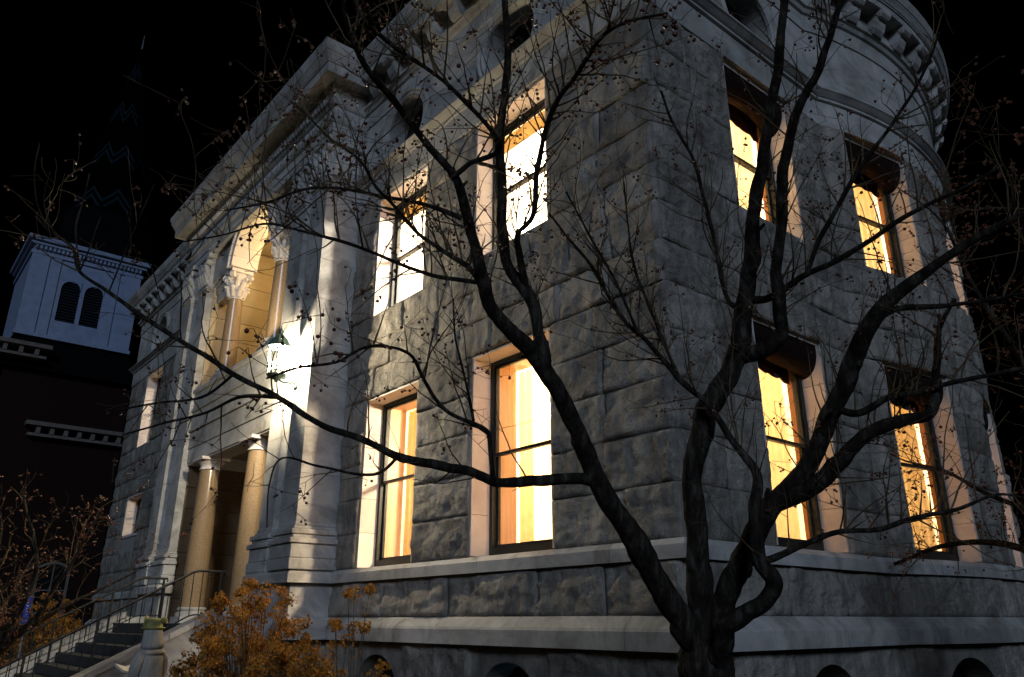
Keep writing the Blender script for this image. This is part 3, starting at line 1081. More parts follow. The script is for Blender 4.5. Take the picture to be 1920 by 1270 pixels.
# arch between the upper columns, lintels either side of it
AZ, AR = 9.30, 1.02
archm = MB()
n = 28
for k in range(n):
    t0, t1 = math.pi * k / n, math.pi * (k + 1) / n
    c0, s0, c1, s1 = math.cos(t0), math.sin(t0), math.cos(t1), math.sin(t1)
    zt = 10.46
    archm.hexa([(CXM + AR * c1, 5.44, AZ + AR * s1), (CXM + AR * c0, 5.44, AZ + AR * s0), (CXM + AR * c0, 5.98, AZ + AR * s0), (CXM + AR * c1, 5.98, AZ + AR * s1),
                (CXM + AR * c1, 5.44, zt), (CXM + AR * c0, 5.44, zt), (CXM + AR * c0, 5.98, zt), (CXM + AR * c1, 5.98, zt)])
for (x0, x1) in ((OX0, CXM - AR), (CXM + AR, OX1)):
    archm.box(x0, x1, 5.44, 5.98, AZ, 10.46)
archm.build('arch_wall', 'trim', pv)
nvs = 13
for k in range(nvs):
    t0, t1 = math.pi * (k + 0.02) / nvs, math.pi * (k + 0.98) / nvs
    m = MB()
    for r0, r1, d in ((AR - 0.004, AR + 0.16, 0.06), (AR + 0.16, AR + 0.22, 0.10)):
        for j in range(3):
            u0, u1 = t0 + (t1 - t0) * j / 3, t0 + (t1 - t0) * (j + 1) / 3
            pt = lambda r, u, y: (CXM + r * math.cos(u), y, AZ + r * math.sin(u))
            m.hexa([pt(r0, u0, 5.44 - d), pt(r0, u1, 5.44 - d), pt(r0, u1, 5.99), pt(r0, u0, 5.99), pt(r1, u0, 5.44 - d), pt(r1, u1, 5.44 - d), pt(r1, u1, 5.99), pt(r1, u0, 5.99)])
    m.build('arch_stone', 'jamb', pv)
for (x0, x1) in ((OX0, CCX[0]), (CCX[1], OX1)):
    for (q0, q1, d) in ((8.82, 9.02, 0.0), (9.02, 9.10, 0.03), (9.10, 9.22, 0.05), (9.22, 9.30, 0.10)):
        MB().box(x0, x1 if x1 < CXM else x1, 5.58 - d, 5.80 + d, q0 + 0.001, q1 - 0.001).build('side_lintel', 'trim', pv)

# linings of the two recesses, laid in courses
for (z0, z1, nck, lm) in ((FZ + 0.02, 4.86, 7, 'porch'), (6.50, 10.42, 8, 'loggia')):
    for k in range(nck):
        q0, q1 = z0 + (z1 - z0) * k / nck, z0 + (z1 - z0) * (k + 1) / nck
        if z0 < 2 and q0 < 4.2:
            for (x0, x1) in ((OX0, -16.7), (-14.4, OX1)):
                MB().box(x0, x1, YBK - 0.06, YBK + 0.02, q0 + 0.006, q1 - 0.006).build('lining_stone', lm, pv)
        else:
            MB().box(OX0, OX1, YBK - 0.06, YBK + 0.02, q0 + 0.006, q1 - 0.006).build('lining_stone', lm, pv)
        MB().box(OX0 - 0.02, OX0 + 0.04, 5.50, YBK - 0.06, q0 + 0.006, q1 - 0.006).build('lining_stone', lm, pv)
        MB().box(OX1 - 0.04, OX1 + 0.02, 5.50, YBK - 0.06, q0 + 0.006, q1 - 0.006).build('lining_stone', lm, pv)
MB().box(OX0, OX1, 5.92, YBK, 10.40, 10.44).build('loggia_ceiling', 'loggia', pv)
MB().box(OX0, OX1, 5.92, YBK, 5.14, 5.18).build('porch_ceiling', 'loggia', pv)
d_ = MB()
d_.box(-16.7, -14.4, YBK - 0.02, YBK + 0.04, FZ, 4.2)
door = d_.build('door', 'door', lib)
for x0 in (-16.62, -15.52):
    MB().box(x0, x0 + 1.05, YBK - 0.08, YBK - 0.03, FZ + 0.02, 3.95).build('door_leaf', 'door', door)
    MB().box(x0 + 0.18, x0 + 0.87, YBK - 0.095, YBK - 0.082, 2.6, 3.75).build('pane', 'darkglass', door)
    MB().box(x0 + 0.2, x0 + 0.85, YBK - 0.10, YBK - 0.083, 1.75, 2.4).build('door_panel', 'door', door)
nt_ = MB().box(-13.52, -13.20, 6.45, 6.48, 2.50, 2.98)
# notice hangs on the side of the doorway, facing the steps
nt_ = MB().box(OX1 - 0.36, OX1 - 0.05, 6.50, 6.53, 2.42, 2.86).build('notice_board', 'paper', None)
nt_['label'] = 'small yellowed paper notice on the right of the dark entrance doorway'
nt_['category'] = 'notice'


def column(x, y, z0, z1, r, fancy):
    prof = []
    hb = 0.30
    ch = 0.72 if fancy else 0.26
    zs, ze = z0 + hb, z1 - ch
    for k in range(13):
        f = k / 12
        prof.append((r * (1 - 0.15 * f ** 1.8), zs + (ze - zs) * f))
    c = MB().lathe([(rr, zz) for rr, zz in prof], (x, y, 0), 32).build('column', 'granite', lib, autosmooth=40)
    bs = MB().box(x - r * 1.35, x + r * 1.35, y - r * 1.35, y + r * 1.35, z0, z0 + 0.12)
    bs.lathe([(r * 1.3, 0.12), (r * 1.34, 0.15), (r * 1.3, 0.19), (r * 1.14, 0.20), (r * 1.12, 0.23), (r * 1.2, 0.25), (r * 1.2, 0.28), (r * 1.03, 0.30)], (x, y, z0), 28)
    bs.build('column_base', 'trim', c, autosmooth=40)
    cp = MB()
    rt = r * 0.85
    if not fancy:
        cp.lathe([(rt, 0), (rt * 1.12, 0.015), (rt * 1.12, 0.04), (rt * 1.0, 0.05), (rt * 1.02, 0.10), (rt * 1.15, 0.13), (rt * 1.35, 0.17), (rt * 1.42, 0.20)], (x, y, ze), 28)
        cp.box(x - rt * 1.5, x + rt * 1.5, y - rt * 1.5, y + rt * 1.5, ze + 0.20, z1)
    else:
        cp.lathe([(rt * 1.1, 0), (rt * 1.15, 0.02), (rt, 0.05), (rt * 0.98, 0.30), (rt * 1.1, 0.50), (rt * 1.45, 0.62)], (x, y, ze), 24)
        for tier, (zb, ht, nn, of) in enumerate(((0.05, 0.26, 8, 0), (0.22, 0.30, 8, 0.39))):
            for k in range(nn):
                t = 2 * math.pi * k / nn + of
                dv = Vector((math.cos(t), math.sin(t), 0))
                b0 = Vector((x, y, ze + zb))
                cp.tube([b0 + dv * rt, b0 + dv * (rt + 0.02) + Vector((0, 0, ht * 0.5)), b0 + dv * (rt + 0.07) + Vector((0, 0, ht * 0.9)), b0 + dv * (rt + 0.12) + Vector((0, 0, ht * 0.88)), b0 + dv * (rt + 0.12) + Vector((0, 0, ht * 0.7))], [0.05, 0.06, 0.05, 0.035, 0.01], 7)
        for sx in (-1, 1):
            for sy in (-1, 1):
                p0 = Vector((x + sx * rt * 1.25, y + sy * rt * 1.25, ze + 0.56))
                dd = Vector((sx, -sy, 0)).normalized() * 0.05
                cp.tube([p0 - dd, p0 + dd], [0.075, 0.075], 12)
        cp.box(x - rt * 1.55, x + rt * 1.55, y - rt * 1.55, y + rt * 1.55, ze + 0.63, z1)
    cp.build('capital', 'jamb', c, autosmooth=40)
    return c


for cx_ in CCX:
    column(cx_, 5.62, FZ, 4.86, 0.235, False)
    column(cx_, 5.68, 6.58, 9.298, 0.19, True)

# ------------------------------------------------------------------ rooms behind the windows
plan = [Vector((PX1 - 0.1, YF + 0.45, 0)), Vector((XR - 0.45, YF + 0.45, 0))] + [Vector((BCX + (BR - 0.45) * math.cos(-BT + (BT + 0.62) * k / 16), BCY + (BR - 0.45) * math.sin(-BT + (BT + 0.62) * k / 16), 0)) for k in range(17)]
plan += [Vector((-6.05, 16.4, 0)), Vector((PX1 - 0.1, 16.4, 0))]
for (zf, zc) in ((1.75, 5.62), (5.92, 9.25)):
    for (q0, q1, mt, nm) in ((zf - 0.1, zf, 'floorw', 'room_floor'), (zc, zc + 0.1, 'ceilingp', 'room_ceiling')):
        MB().prism([(v.x, v.y) for v in plan], lambda p_, q_, c_: Vector((p_, q_, c_)), q0, q1).build(nm, mt, lib)
    m = MB()
    m.box(PX1 - 0.2, PX1 - 0.1, YF + 0.45, 16.4, zf, zc)
    m.box(PX1 - 0.1, -5.95, 16.4, 16.5, zf, zc)
    m.build('room_wall', 'plaster', lib)
MB().box(XL + 0.5, PX0 + 0.1, YF + 0.5, 11.0, 1.65, 1.75).build('room_floor', 'floorw', lib)
m = MB()
m.box(XL + 0.5, PX0 + 0.1, YF + 0.5, 11.0, 5.62, 5.72)
m.box(XL + 0.5, PX0 + 0.1, YF + 0.5, 11.0, 9.25, 9.35)
m.build('room_ceiling', 'ceilingp', lib)
m = MB()
m.box(XL + 0.5, PX0 + 0.1, 11.0, 11.1, 1.65, 9.35)
m.box(PX0 + 0.1, PX0 + 0.2, YF + 0.5, 11.0, 1.65, 9.35)
m.build('room_wall', 'plaster', lib)

def ceiling_lamp(x, y, zc, energy, color):
    o = MB().lathe([(0.03, 0), (0.03, -0.35), (0.10, -0.38), (0.24, -0.45), (0.27, -0.55), (0.20, -0.64), (0.05, -0.68)], (x, y, zc), 20).build('ceiling_lamp', 'shade', lib, smooth=True)
    light('ceiling_lamp_light', 'POINT', (x, y, zc - 0.9), energy, color, o, 0.25)


WARM = (1.0, 0.80, 0.52)
WHITE = (1.0, 0.90, 0.72)
for (x, y, e, c) in ((-7.6, 8.2, 1700, WARM), (-9.9, 8.9, 760, (1.0, 0.66, 0.30)), (-7.8, 12.2, 330, (1.0, 0.64, 0.27)), (-7.4, 15.0, 260, (1.0, 0.72, 0.4))):
    ceiling_lamp(x, y, 5.62, e, c)
for (x, y, e, c) in ((-7.6, 8.2, 2100, WHITE), (-9.9, 8.6, 1800, WARM), (-7.6, 12.2, 620, (1.0, 0.74, 0.42)), (-7.4, 15.0, 380, WARM)):
    ceiling_lamp(x, y, 9.25, e, c)
ceiling_lamp(-22.5, 8.4, 5.62, 260, WARM)
ceiling_lamp(-22.5, 8.4, 9.25, 420, (1.0, 0.82, 0.62))
# porch lamps
lp = MB().lathe([(0.02, 0), (0.02, -0.25), (0.12, -0.28), (0.16, -0.36), (0.12, -0.46), (0.03, -0.50)], (CXM, 6.7, 10.40), 16).build('loggia_lamp', 'shade', lib, smooth=True)
light('loggia_light', 'POINT', (CXM, 6.7, 9.65), 120, (1.0, 0.70, 0.30), lp, 0.15)
lp = MB().lathe([(0.02, 0), (0.02, -0.12), (0.10, -0.15), (0.14, -0.22), (0.10, -0.30), (0.03, -0.33)], (CXM, 6.4, 5.14), 16).build('porch_lamp', 'shade', lib, smooth=True)
light('porch_light', 'POINT', (CXM + 0.2, 6.6, 4.65), 2.5, (1.0, 0.60, 0.22), lp, 0.12)

# roof
rf = MB()
a_, b_, c_, d2 = (XL - 0.4, YF - 0.4, 11.82), (XR + 0.4, YF - 0.4, 11.82), (BEX - 0.6, YB + 0.4, 11.82), (XL - 0.4, YB + 0.4, 11.82)
e_, f_ = (XL + 6, 13, 14.2), (XR - 6, 13, 14.2)
rf.add([a_, b_, c_, d2, e_, f_], [(0, 1, 5, 4), (1, 2, 5), (2, 3, 4, 5), (3, 0, 4), (0, 3, 2, 1)])
rf.build('roof', 'roof', lib)
MB().box(XL + 0.5, BEX - 1.2, YF + 0.5, YB - 0.5, 11.0, 11.25).build('attic_slab', 'mortar', lib)

# ------------------------------------------------------------------ wall lantern
LX, LY, LZ = -12.10, 4.92, 5.72
lan = empty('wall_lantern', (LX, LY, LZ), 'glowing white verdigris wall lantern on the right entrance pilaster', 'lantern')
mb = MB()
hexp = lambda r, z: [(LX + r * math.cos(rad(60 * k + 30)), LY + r * math.sin(rad(60 * k + 30)), LZ + z) for k in range(6)]


def hex_loft(mb, levels):
    vs, fs = [], []
    for r, z in levels:
        vs += hexp(r, z)
    for i in range(len(levels) - 1):
        for k in range(6):
            fs.append((i * 6 + k, i * 6 + (k + 1) % 6, (i + 1) * 6 + (k + 1) % 6, (i + 1) * 6 + k))
    fs += [tuple(range(6))[::-1], tuple((len(levels) - 1) * 6 + k for k in range(6))]
    mb.add(vs, fs)


hex_loft(mb, [(0.205, 0.25), (0.21, 0.29), (0.19, 0.31), (0.15, 0.38), (0.06, 0.47), (0.03, 0.50), (0.045, 0.55), (0.012, 0.60), (0.006, 0.70)])
mb.build('lantern_cap', 'verdigris', lan)
mb = MB()
hex_loft(mb, [(0.02, -0.36), (0.035, -0.34), (0.03, -0.32), (0.12, -0.29), (0.175, -0.27), (0.185, -0.24)])
mb.build('lantern_base', 'verdigris', lan)
mb = MB()
for k in range(6):
    t = rad(60 * k + 30)
    mb.tube([Vector((LX + 0.168 * math.cos(t), LY + 0.168 * math.sin(t), LZ - 0.24)), Vector((LX + 0.19 * math.cos(t), LY + 0.19 * math.sin(t), LZ + 0.25))], [0.012, 0.012], 6)
mb.build('lantern_frame', 'verdigris', lan)
for k in range(6):
    t0, t1 = rad(60 * k + 30), rad(60 * k + 90)
    q = [Vector((LX + r * math.cos(t), LY + r * math.sin(t), LZ + z)) for (r, t, z) in ((0.163, t0, -0.24), (0.163, t1, -0.24), (0.184, t1, 0.25), (0.184, t0, 0.25))]
    MB().add(q, [(0, 1, 2, 3)]).build('lantern_pane', glass_mat('lantern_glass', 0.06) if k == 0 else bpy.data.materials['lantern_glass'], lan, fix=False)
MB().ellipsoid((LX, LY, LZ + 0.02), (0.04, 0.04, 0.07), 14, 10).build('lantern_bulb', 'bulb', lan, smooth=True)
mb = MB()
mb.tube([Vector((LX, LY, LZ - 0.30)), Vector((LX, LY + 0.12, LZ - 0.34)), Vector((LX, LY + 0.24, LZ - 0.33)), Vector((LX, 5.285, LZ - 0.30))], [0.016, 0.018, 0.018, 0.018], 8)
mb.box(LX - 0.07, LX + 0.07, 5.25, 5.285, LZ - 0.40, LZ - 0.20)
mb.build('lantern_arm', 'verdigris', lan)
light('lantern_light', 'POINT', (LX, LY, LZ + 0.02), 1500, (1.0, 0.86, 0.60), lan, 0.085)

# ------------------------------------------------------------------ entrance steps and rails
st = empty('entrance_steps', (-15.5, 3.5, 0), 'grey stone steps rising between sloping cheek walls to the entrance', 'steps')
SX0, SX1 = -17.75, -13.05
nst, rise, run = 9, FZ / 9, 0.31
YT = 4.75
for k in range(nst):
    y1 = YT - run * k
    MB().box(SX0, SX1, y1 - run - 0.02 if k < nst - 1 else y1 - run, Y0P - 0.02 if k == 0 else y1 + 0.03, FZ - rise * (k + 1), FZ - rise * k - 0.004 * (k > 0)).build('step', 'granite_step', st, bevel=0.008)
YE = YT - run * nst
for x0 in (SX0 - 0.36, SX1 + 0.01):
    pr = [(YT + 0.35, -0.1), (YT + 0.35, FZ + 0.12), (YT - 0.1, FZ + 0.12), (YE - 0.1, 0.30), (YE - 0.45, 0.30), (YE - 0.45, -0.1)]
    MB().prism(pr, lambda p_, q_, c_: Vector((c_, p_, q_)), x0, x0 + 0.35).build('cheek_wall', 'trim', st)
    ncp = 8
    for k in range(ncp):
        f0, f1 = k / ncp, (k + 1) / ncp
        ya, yb = (YT - 0.1) + (YE - YT) * f0, (YT - 0.1) + (YE - YT) * f1
        za, zb = FZ + 0.122 + (0.30 - FZ - 0.12) * f0, FZ + 0.122 + (0.30 - FZ - 0.12) * f1
        MB().prism([(ya - 0.004, za), (yb + 0.004, zb), (yb + 0.004, zb + 0.09), (ya - 0.004, za + 0.09)], lambda p_, q_, c_: Vector((c_, p_, q_)), x0 - 0.03, x0 + 0.38).build('coping_stone', 'trim', st)


def railing(x, name_label):
    rl_ = empty('handrail', (x, YT, 0), name_label, 'handrail', 'black iron handrails of the entrance steps')
    zt = lambda y: FZ + 0.86 + (y - YT) * (rise / run) if y < YT else FZ + 0.86
    top = [Vector((x, 5.25, FZ + 0.80)), Vector((x, 5.25, FZ + 0.86)), Vector((x, YT + 0.05, FZ + 0.86)), Vector((x, YT - 0.05, zt(YT - 0.05))), Vector((x, YE - 0.05, zt(YE - 0.05))), Vector((x, YE - 0.22, zt(YE - 0.05) - 0.02)), Vector((x, YE - 0.25, zt(YE - 0.05) - 0.12))]
    MB().tube(top, [0.022] * len(top), 8).build('top_rail', 'iron', rl_, smooth=True)
    mid = [Vector((x, 5.22, FZ + 0.14)), Vector((x, YT + 0.05, FZ + 0.14)), Vector((x, YT - 0.05, zt(YT - 0.05) - 0.72)), Vector((x, YE + 0.05, zt(YE + 0.05) - 0.72))]
    MB().tube(mid, [0.012] * 4, 6).build('lower_rail', 'iron', rl_)
    k = 0
    y = 5.18
    while y > YE:
        if k % 6 == 0:
            fl = FZ if y > YT else FZ - rise * math.ceil((YT - y) / run - 1e-6)
            MB().box(x - 0.018, x + 0.018, y - 0.018, y + 0.018, fl - 0.01, zt(y)).build('post', 'iron', rl_)
        else:
            MB().tube([Vector((x, y, zt(y) - 0.72)), Vector((x, y, zt(y)))], [0.008, 0.008], 6).build('baluster', 'iron', rl_)
        y -= 0.155
        k += 1


railing(-17.45, 'black iron handrail along the far side of the entrance steps')
railing(-14.25, 'black iron handrail along the near side of the entrance steps')

# ------------------------------------------------------------------ statue of a seated reader
def statue():
    base = at(284, 1222, 8.9)
    x, y, z = base.x, base.y, base.z - 0.24     # chest height reference
    root = empty('statue', (x, y, 0), 'weathered stone statue of a seated child in a mossy hat reading a book', 'statue')
    rz = rad(204)                                # the figure looks away to the left
    R3 = Matrix.Rotation(rz, 3, 'Z')
    O = Vector((x, y, z))
    W = lambda v: O + R3 @ Vector(v)             # local: +X forward, +Y left, +Z up ; origin at waist

    def loft(mb, rings, seg=20):
        vs, fs = [], []
        for (c, rx, ry) in rings:
            for k in range(seg):
                t = 2 * math.pi * k / seg
                vs.append(W((c[0] + rx * math.cos(t), c[1] + ry * math.sin(t), c[2])))
        for i in range(len(rings) - 1):
            for k in range(seg):
                fs.append((i * seg + k, i * seg + (k + 1) % seg, (i + 1) * seg + (k + 1) % seg, (i + 1) * seg + k))
        fs += [tuple(range(seg))[::-1], tuple((len(rings) - 1) * seg + k for k in range(seg))]
        mb.add(vs, fs)
    b = MB()
    loft(b, [((0.02, 0, -0.32), 0.15, 0.17), ((0.02, 0, -0.22), 0.16, 0.175), ((0.0, 0, -0.08), 0.125, 0.145), ((0.0, 0, 0.06), 0.115, 0.145), ((0.01, 0, 0.17), 0.115, 0.155),
             ((0.015, 0, 0.24), 0.095, 0.14), ((0.02, 0, 0.285), 0.06, 0.075), ((0.03, 0, 0.32), 0.05, 0.055), ((0.035, 0, 0.36), 0.075, 0.07), ((0.045, 0, 0.42), 0.095, 0.085), ((0.045, 0, 0.48), 0.09, 0.085), ((0.04, 0, 0.53), 0.05, 0.05)])
    for s in (-1, 1):
        b.tube([W((0.01, s * 0.125, 0.215)), W((0.0, s * 0.165, 0.13)), W((0.01, s * 0.18, 0.01)), W((0.06, s * 0.165, -0.06)), W((0.16, s * 0.12, -0.05)), W((0.24, s * 0.09, -0.03))], [0.055, 0.055, 0.048, 0.044, 0.036, 0.028], 12)
        b.tube([W((0.02, s * 0.08, -0.25)), W((0.16, s * 0.09, -0.22)), W((0.33, s * 0.09, -0.21)), W((0.36, s * 0.09, -0.30)), W((0.35, s * 0.09, -0.48)), W((0.35, s * 0.09, -0.58))], [0.085, 0.08, 0.068, 0.06, 0.048, 0.045], 12)
        b.ellipsoid(W((0.40, s * 0.09, -0.595)), (0.085, 0.045, 0.04), 10, 7, R3)
        b.ellipsoid(W((0.255, s * 0.08, -0.02)), (0.04, 0.025, 0.02), 8, 6, R3)
        for f in range(4):
            b.tube([W((0.27, s * (0.065 + 0.012 * f), -0.03)), W((0.305, s * (0.06 + 0.012 * f), -0.02)), W((0.315, s * (0.058 + 0.012 * f), 0.0))], [0.010, 0.009, 0.006], 6)
        b.tube([W((0.25, s * 0.06, -0.005)), W((0.275, s * 0.045, 0.01)), W((0.29, s * 0.035, 0.012))], [0.011, 0.010, 0.007], 6)
    b.ellipsoid(W((0.135, 0, 0.42)), (0.018, 0.014, 0.02), 8, 6, R3)          # nose
    for s in (-1, 1):
        b.ellipsoid(W((0.04, s * 0.085, 0.425)), (0.02, 0.012, 0.028), 8, 6, R3)
    body = b.build('figure', 'statue', root, smooth=True)
    rm = body.modifiers.new('remesh', 'REMESH')
    rm.mode = 'VOXEL'
    rm.voxel_size = 0.011
    rm.use_smooth_shade = True
    # bobbed hair and coat collar
    h = MB()
    loft(h, [((0.0, 0, 0.265), 0.085, 0.10), ((-0.005, 0, 0.285), 0.112, 0.125), ((-0.005, 0, 0.32), 0.116, 0.126), ((0.005, 0, 0.37), 0.107, 0.114), ((0.015, 0, 0.43), 0.104, 0.102), ((0.025, 0, 0.49), 0.10, 0.098), ((0.03, 0, 0.52), 0.07, 0.07)], 40)
    for i in range(len(h.v)):
        v = Vector(h.v[i])
        q = R3.inverted() @ (v - O)
        t = math.atan2(q.y, q.x)
        k = 1 + 0.03 * math.sin(t * 12 + 9 * q.z) + 0.06 * noise.noise(q * 22)
        if abs(t) < 0.75:
            k *= 0.66                               # open at the face
        h.v[i] = tuple(W((q.x * k, q.y * k, q.z)))
    h.build('hair', 'statue', root, smooth=True)
    c = MB()
    loft(c, [((0.01, 0, 0.21), 0.125, 0.16), ((0.01, 0, 0.245), 0.12, 0.15), ((0.015, 0, 0.27), 0.09, 0.10)], 24)
    rings = [((0.02, 0, -0.33), 0.185, 0.20), ((0.02, 0, -0.22), 0.165, 0.185), ((0.0, 0, -0.08), 0.135, 0.158), ((0.0, 0, 0.06), 0.124, 0.154), ((0.01, 0, 0.17), 0.122, 0.160), ((0.015, 0, 0.23), 0.104, 0.148)]
    n0 = len(c.v)
    loft(c, rings, 48)
    for i in range(n0, len(c.v)):
        q = R3.inverted() @ (Vector(c.v[i]) - O)
        t = math.atan2(q.y, q.x)
        dn_ = max(0.0, (0.20 - q.z) / 0.5)
        k = 1 + dn_ * (0.05 * math.sin(t * 6 + 2 * q.z) + 0.035 * math.sin(t * 13 + 1.3)) + 0.03 * noise.noise(q * 12)
        c.v[i] = tuple(W((q.x * k, q.y * k, q.z)))
    for s in (-1, 1):
        c.tube([W((0.01, s * 0.120, 0.225)), W((0.0, s * 0.170, 0.14)), W((0.01, s * 0.190, 0.01)), W((0.055, s * 0.18, -0.065)), W((0.16, s * 0.13, -0.055)), W((0.215, s * 0.10, -0.035))], [0.062, 0.064, 0.060, 0.056, 0.050, 0.046], 14, 0.10, 4)
    c.build('coat', 'statue', root, smooth=True)
    # soft hat with a turned-up brim
    ht = MB()
    loft(ht, [((0.03, 0, 0.475), 0.105, 0.105), ((0.03, 0, 0.49), 0.135, 0.13), ((0.03, 0, 0.50), 0.135, 0.13), ((0.03, 0, 0.505), 0.10, 0.10), ((0.03, 0, 0.56), 0.098, 0.10), ((0.025, 0, 0.595), 0.085, 0.085), ((0.025, 0, 0.605), 0.03, 0.03)], 22)
    ht.hexa([W(v) for v in ((0.11, 0.02, 0.49), (0.15, -0.03, 0.49), (0.16, 0.03, 0.49), (0.12, 0.08, 0.49), (0.12, 0.01, 0.60), (0.165, -0.02, 0.63), (0.165, 0.01, 0.63), (0.125, 0.06, 0.60))])
    ht.ellipsoid(W((-0.10, -0.03, 0.575)), (0.035, 0.04, 0.04), 10, 7)
    ht.build('hat', 'moss', root, smooth=True)
    bk = MB()
    for s in (-1, 1):
        bk.hexa([W(v) for v in ((0.24, s * 0.0, -0.015), (0.40, s * 0.0, 0.055), (0.40, s * 0.15, 0.09), (0.24, s * 0.15, 0.02), (0.235, s * 0.0, 0.005), (0.395, s * 0.0, 0.075), (0.395, s * 0.15, 0.115), (0.235, s * 0.15, 0.045))])
    bk.build('book', 'page', root)
    pd = MB()
    pd.box(x - 0.30, x + 0.30, y - 0.28, y + 0.28, 0, z - 0.60)
    pd.box(x - 0.14, x + 0.20, y - 0.2, y + 0.2, z - 0.60, z - 0.30)
    pd.build('pedestal', 'statue', root, bevel=0.03)


statue()

# ------------------------------------------------------------------ blue parking sign
sb0 = at(58, 1120, 16.0)
sg = empty('road_sign', (sb0.x, sb0.y, 0), 'narrow blue sign with pale marks on a thin post beyond the steps', 'sign')
MB().tube([Vector((sb0.x, sb0.y, 0)), Vector((sb0.x, sb0.y, sb0.z + 0.02))], [0.03, 0.03], 8).build('post', 'steel', sg)
nrm = Vector((0.62, -0.78, 0))
tng = Vector((0.78, 0.62, 0))
SO = Vector((sb0.x, sb0.y, 0))
PS = lambda a, z, o: SO + tng * a + nrm * o + Vector((0, 0, z))
MB().fbox(PS, -0.075, 0.075, sb0.z - 0.52, sb0.z, 0.032, 0.04).build('sign_plate', 'blue', sg)
for k, (zz, ww, hh) in enumerate(((0.10, 0.02, 0.02), (0.16, 0.035, 0.02), (0.21, 0.02, 0.025), (0.27, 0.03, 0.02), (0.33, 0.02, 0.02), (0.44, 0.05, 0.03))):
    MB().fbox(PS, -ww, ww, sb0.z - zz - hh, sb0.z - zz, 0.041, 0.043).build('sign_mark', 'signmark', sg)


# ------------------------------------------------------------------ trees
def smooth_path(pts, n=5):
    """pts: list of (Vector, radius) -> Catmull-Rom resampled"""
    out = []
    m = len(pts)
    for i in range(m - 1):
        p0, p1, p2, p3 = pts[max(i - 1, 0)], pts[i], pts[i + 1], pts[min(i + 2, m - 1)]
        for k in range(n):
            t = k / n
            q = 0.5 * ((2 * p1[0]) + (p2[0] - p0[0]) * t + (2 * p0[0] - 5 * p1[0] + 4 * p2[0] - p3[0]) * t * t + (3 * p1[0] - p0[0] - 3 * p2[0] + p3[0]) * t ** 3)
            out.append((q, p1[1] + (p2[1] - p1[1]) * t))
    out.append(pts[-1])
    return out


def in_wall(p):
    return p.y > 5.75 and p.x < -4.25


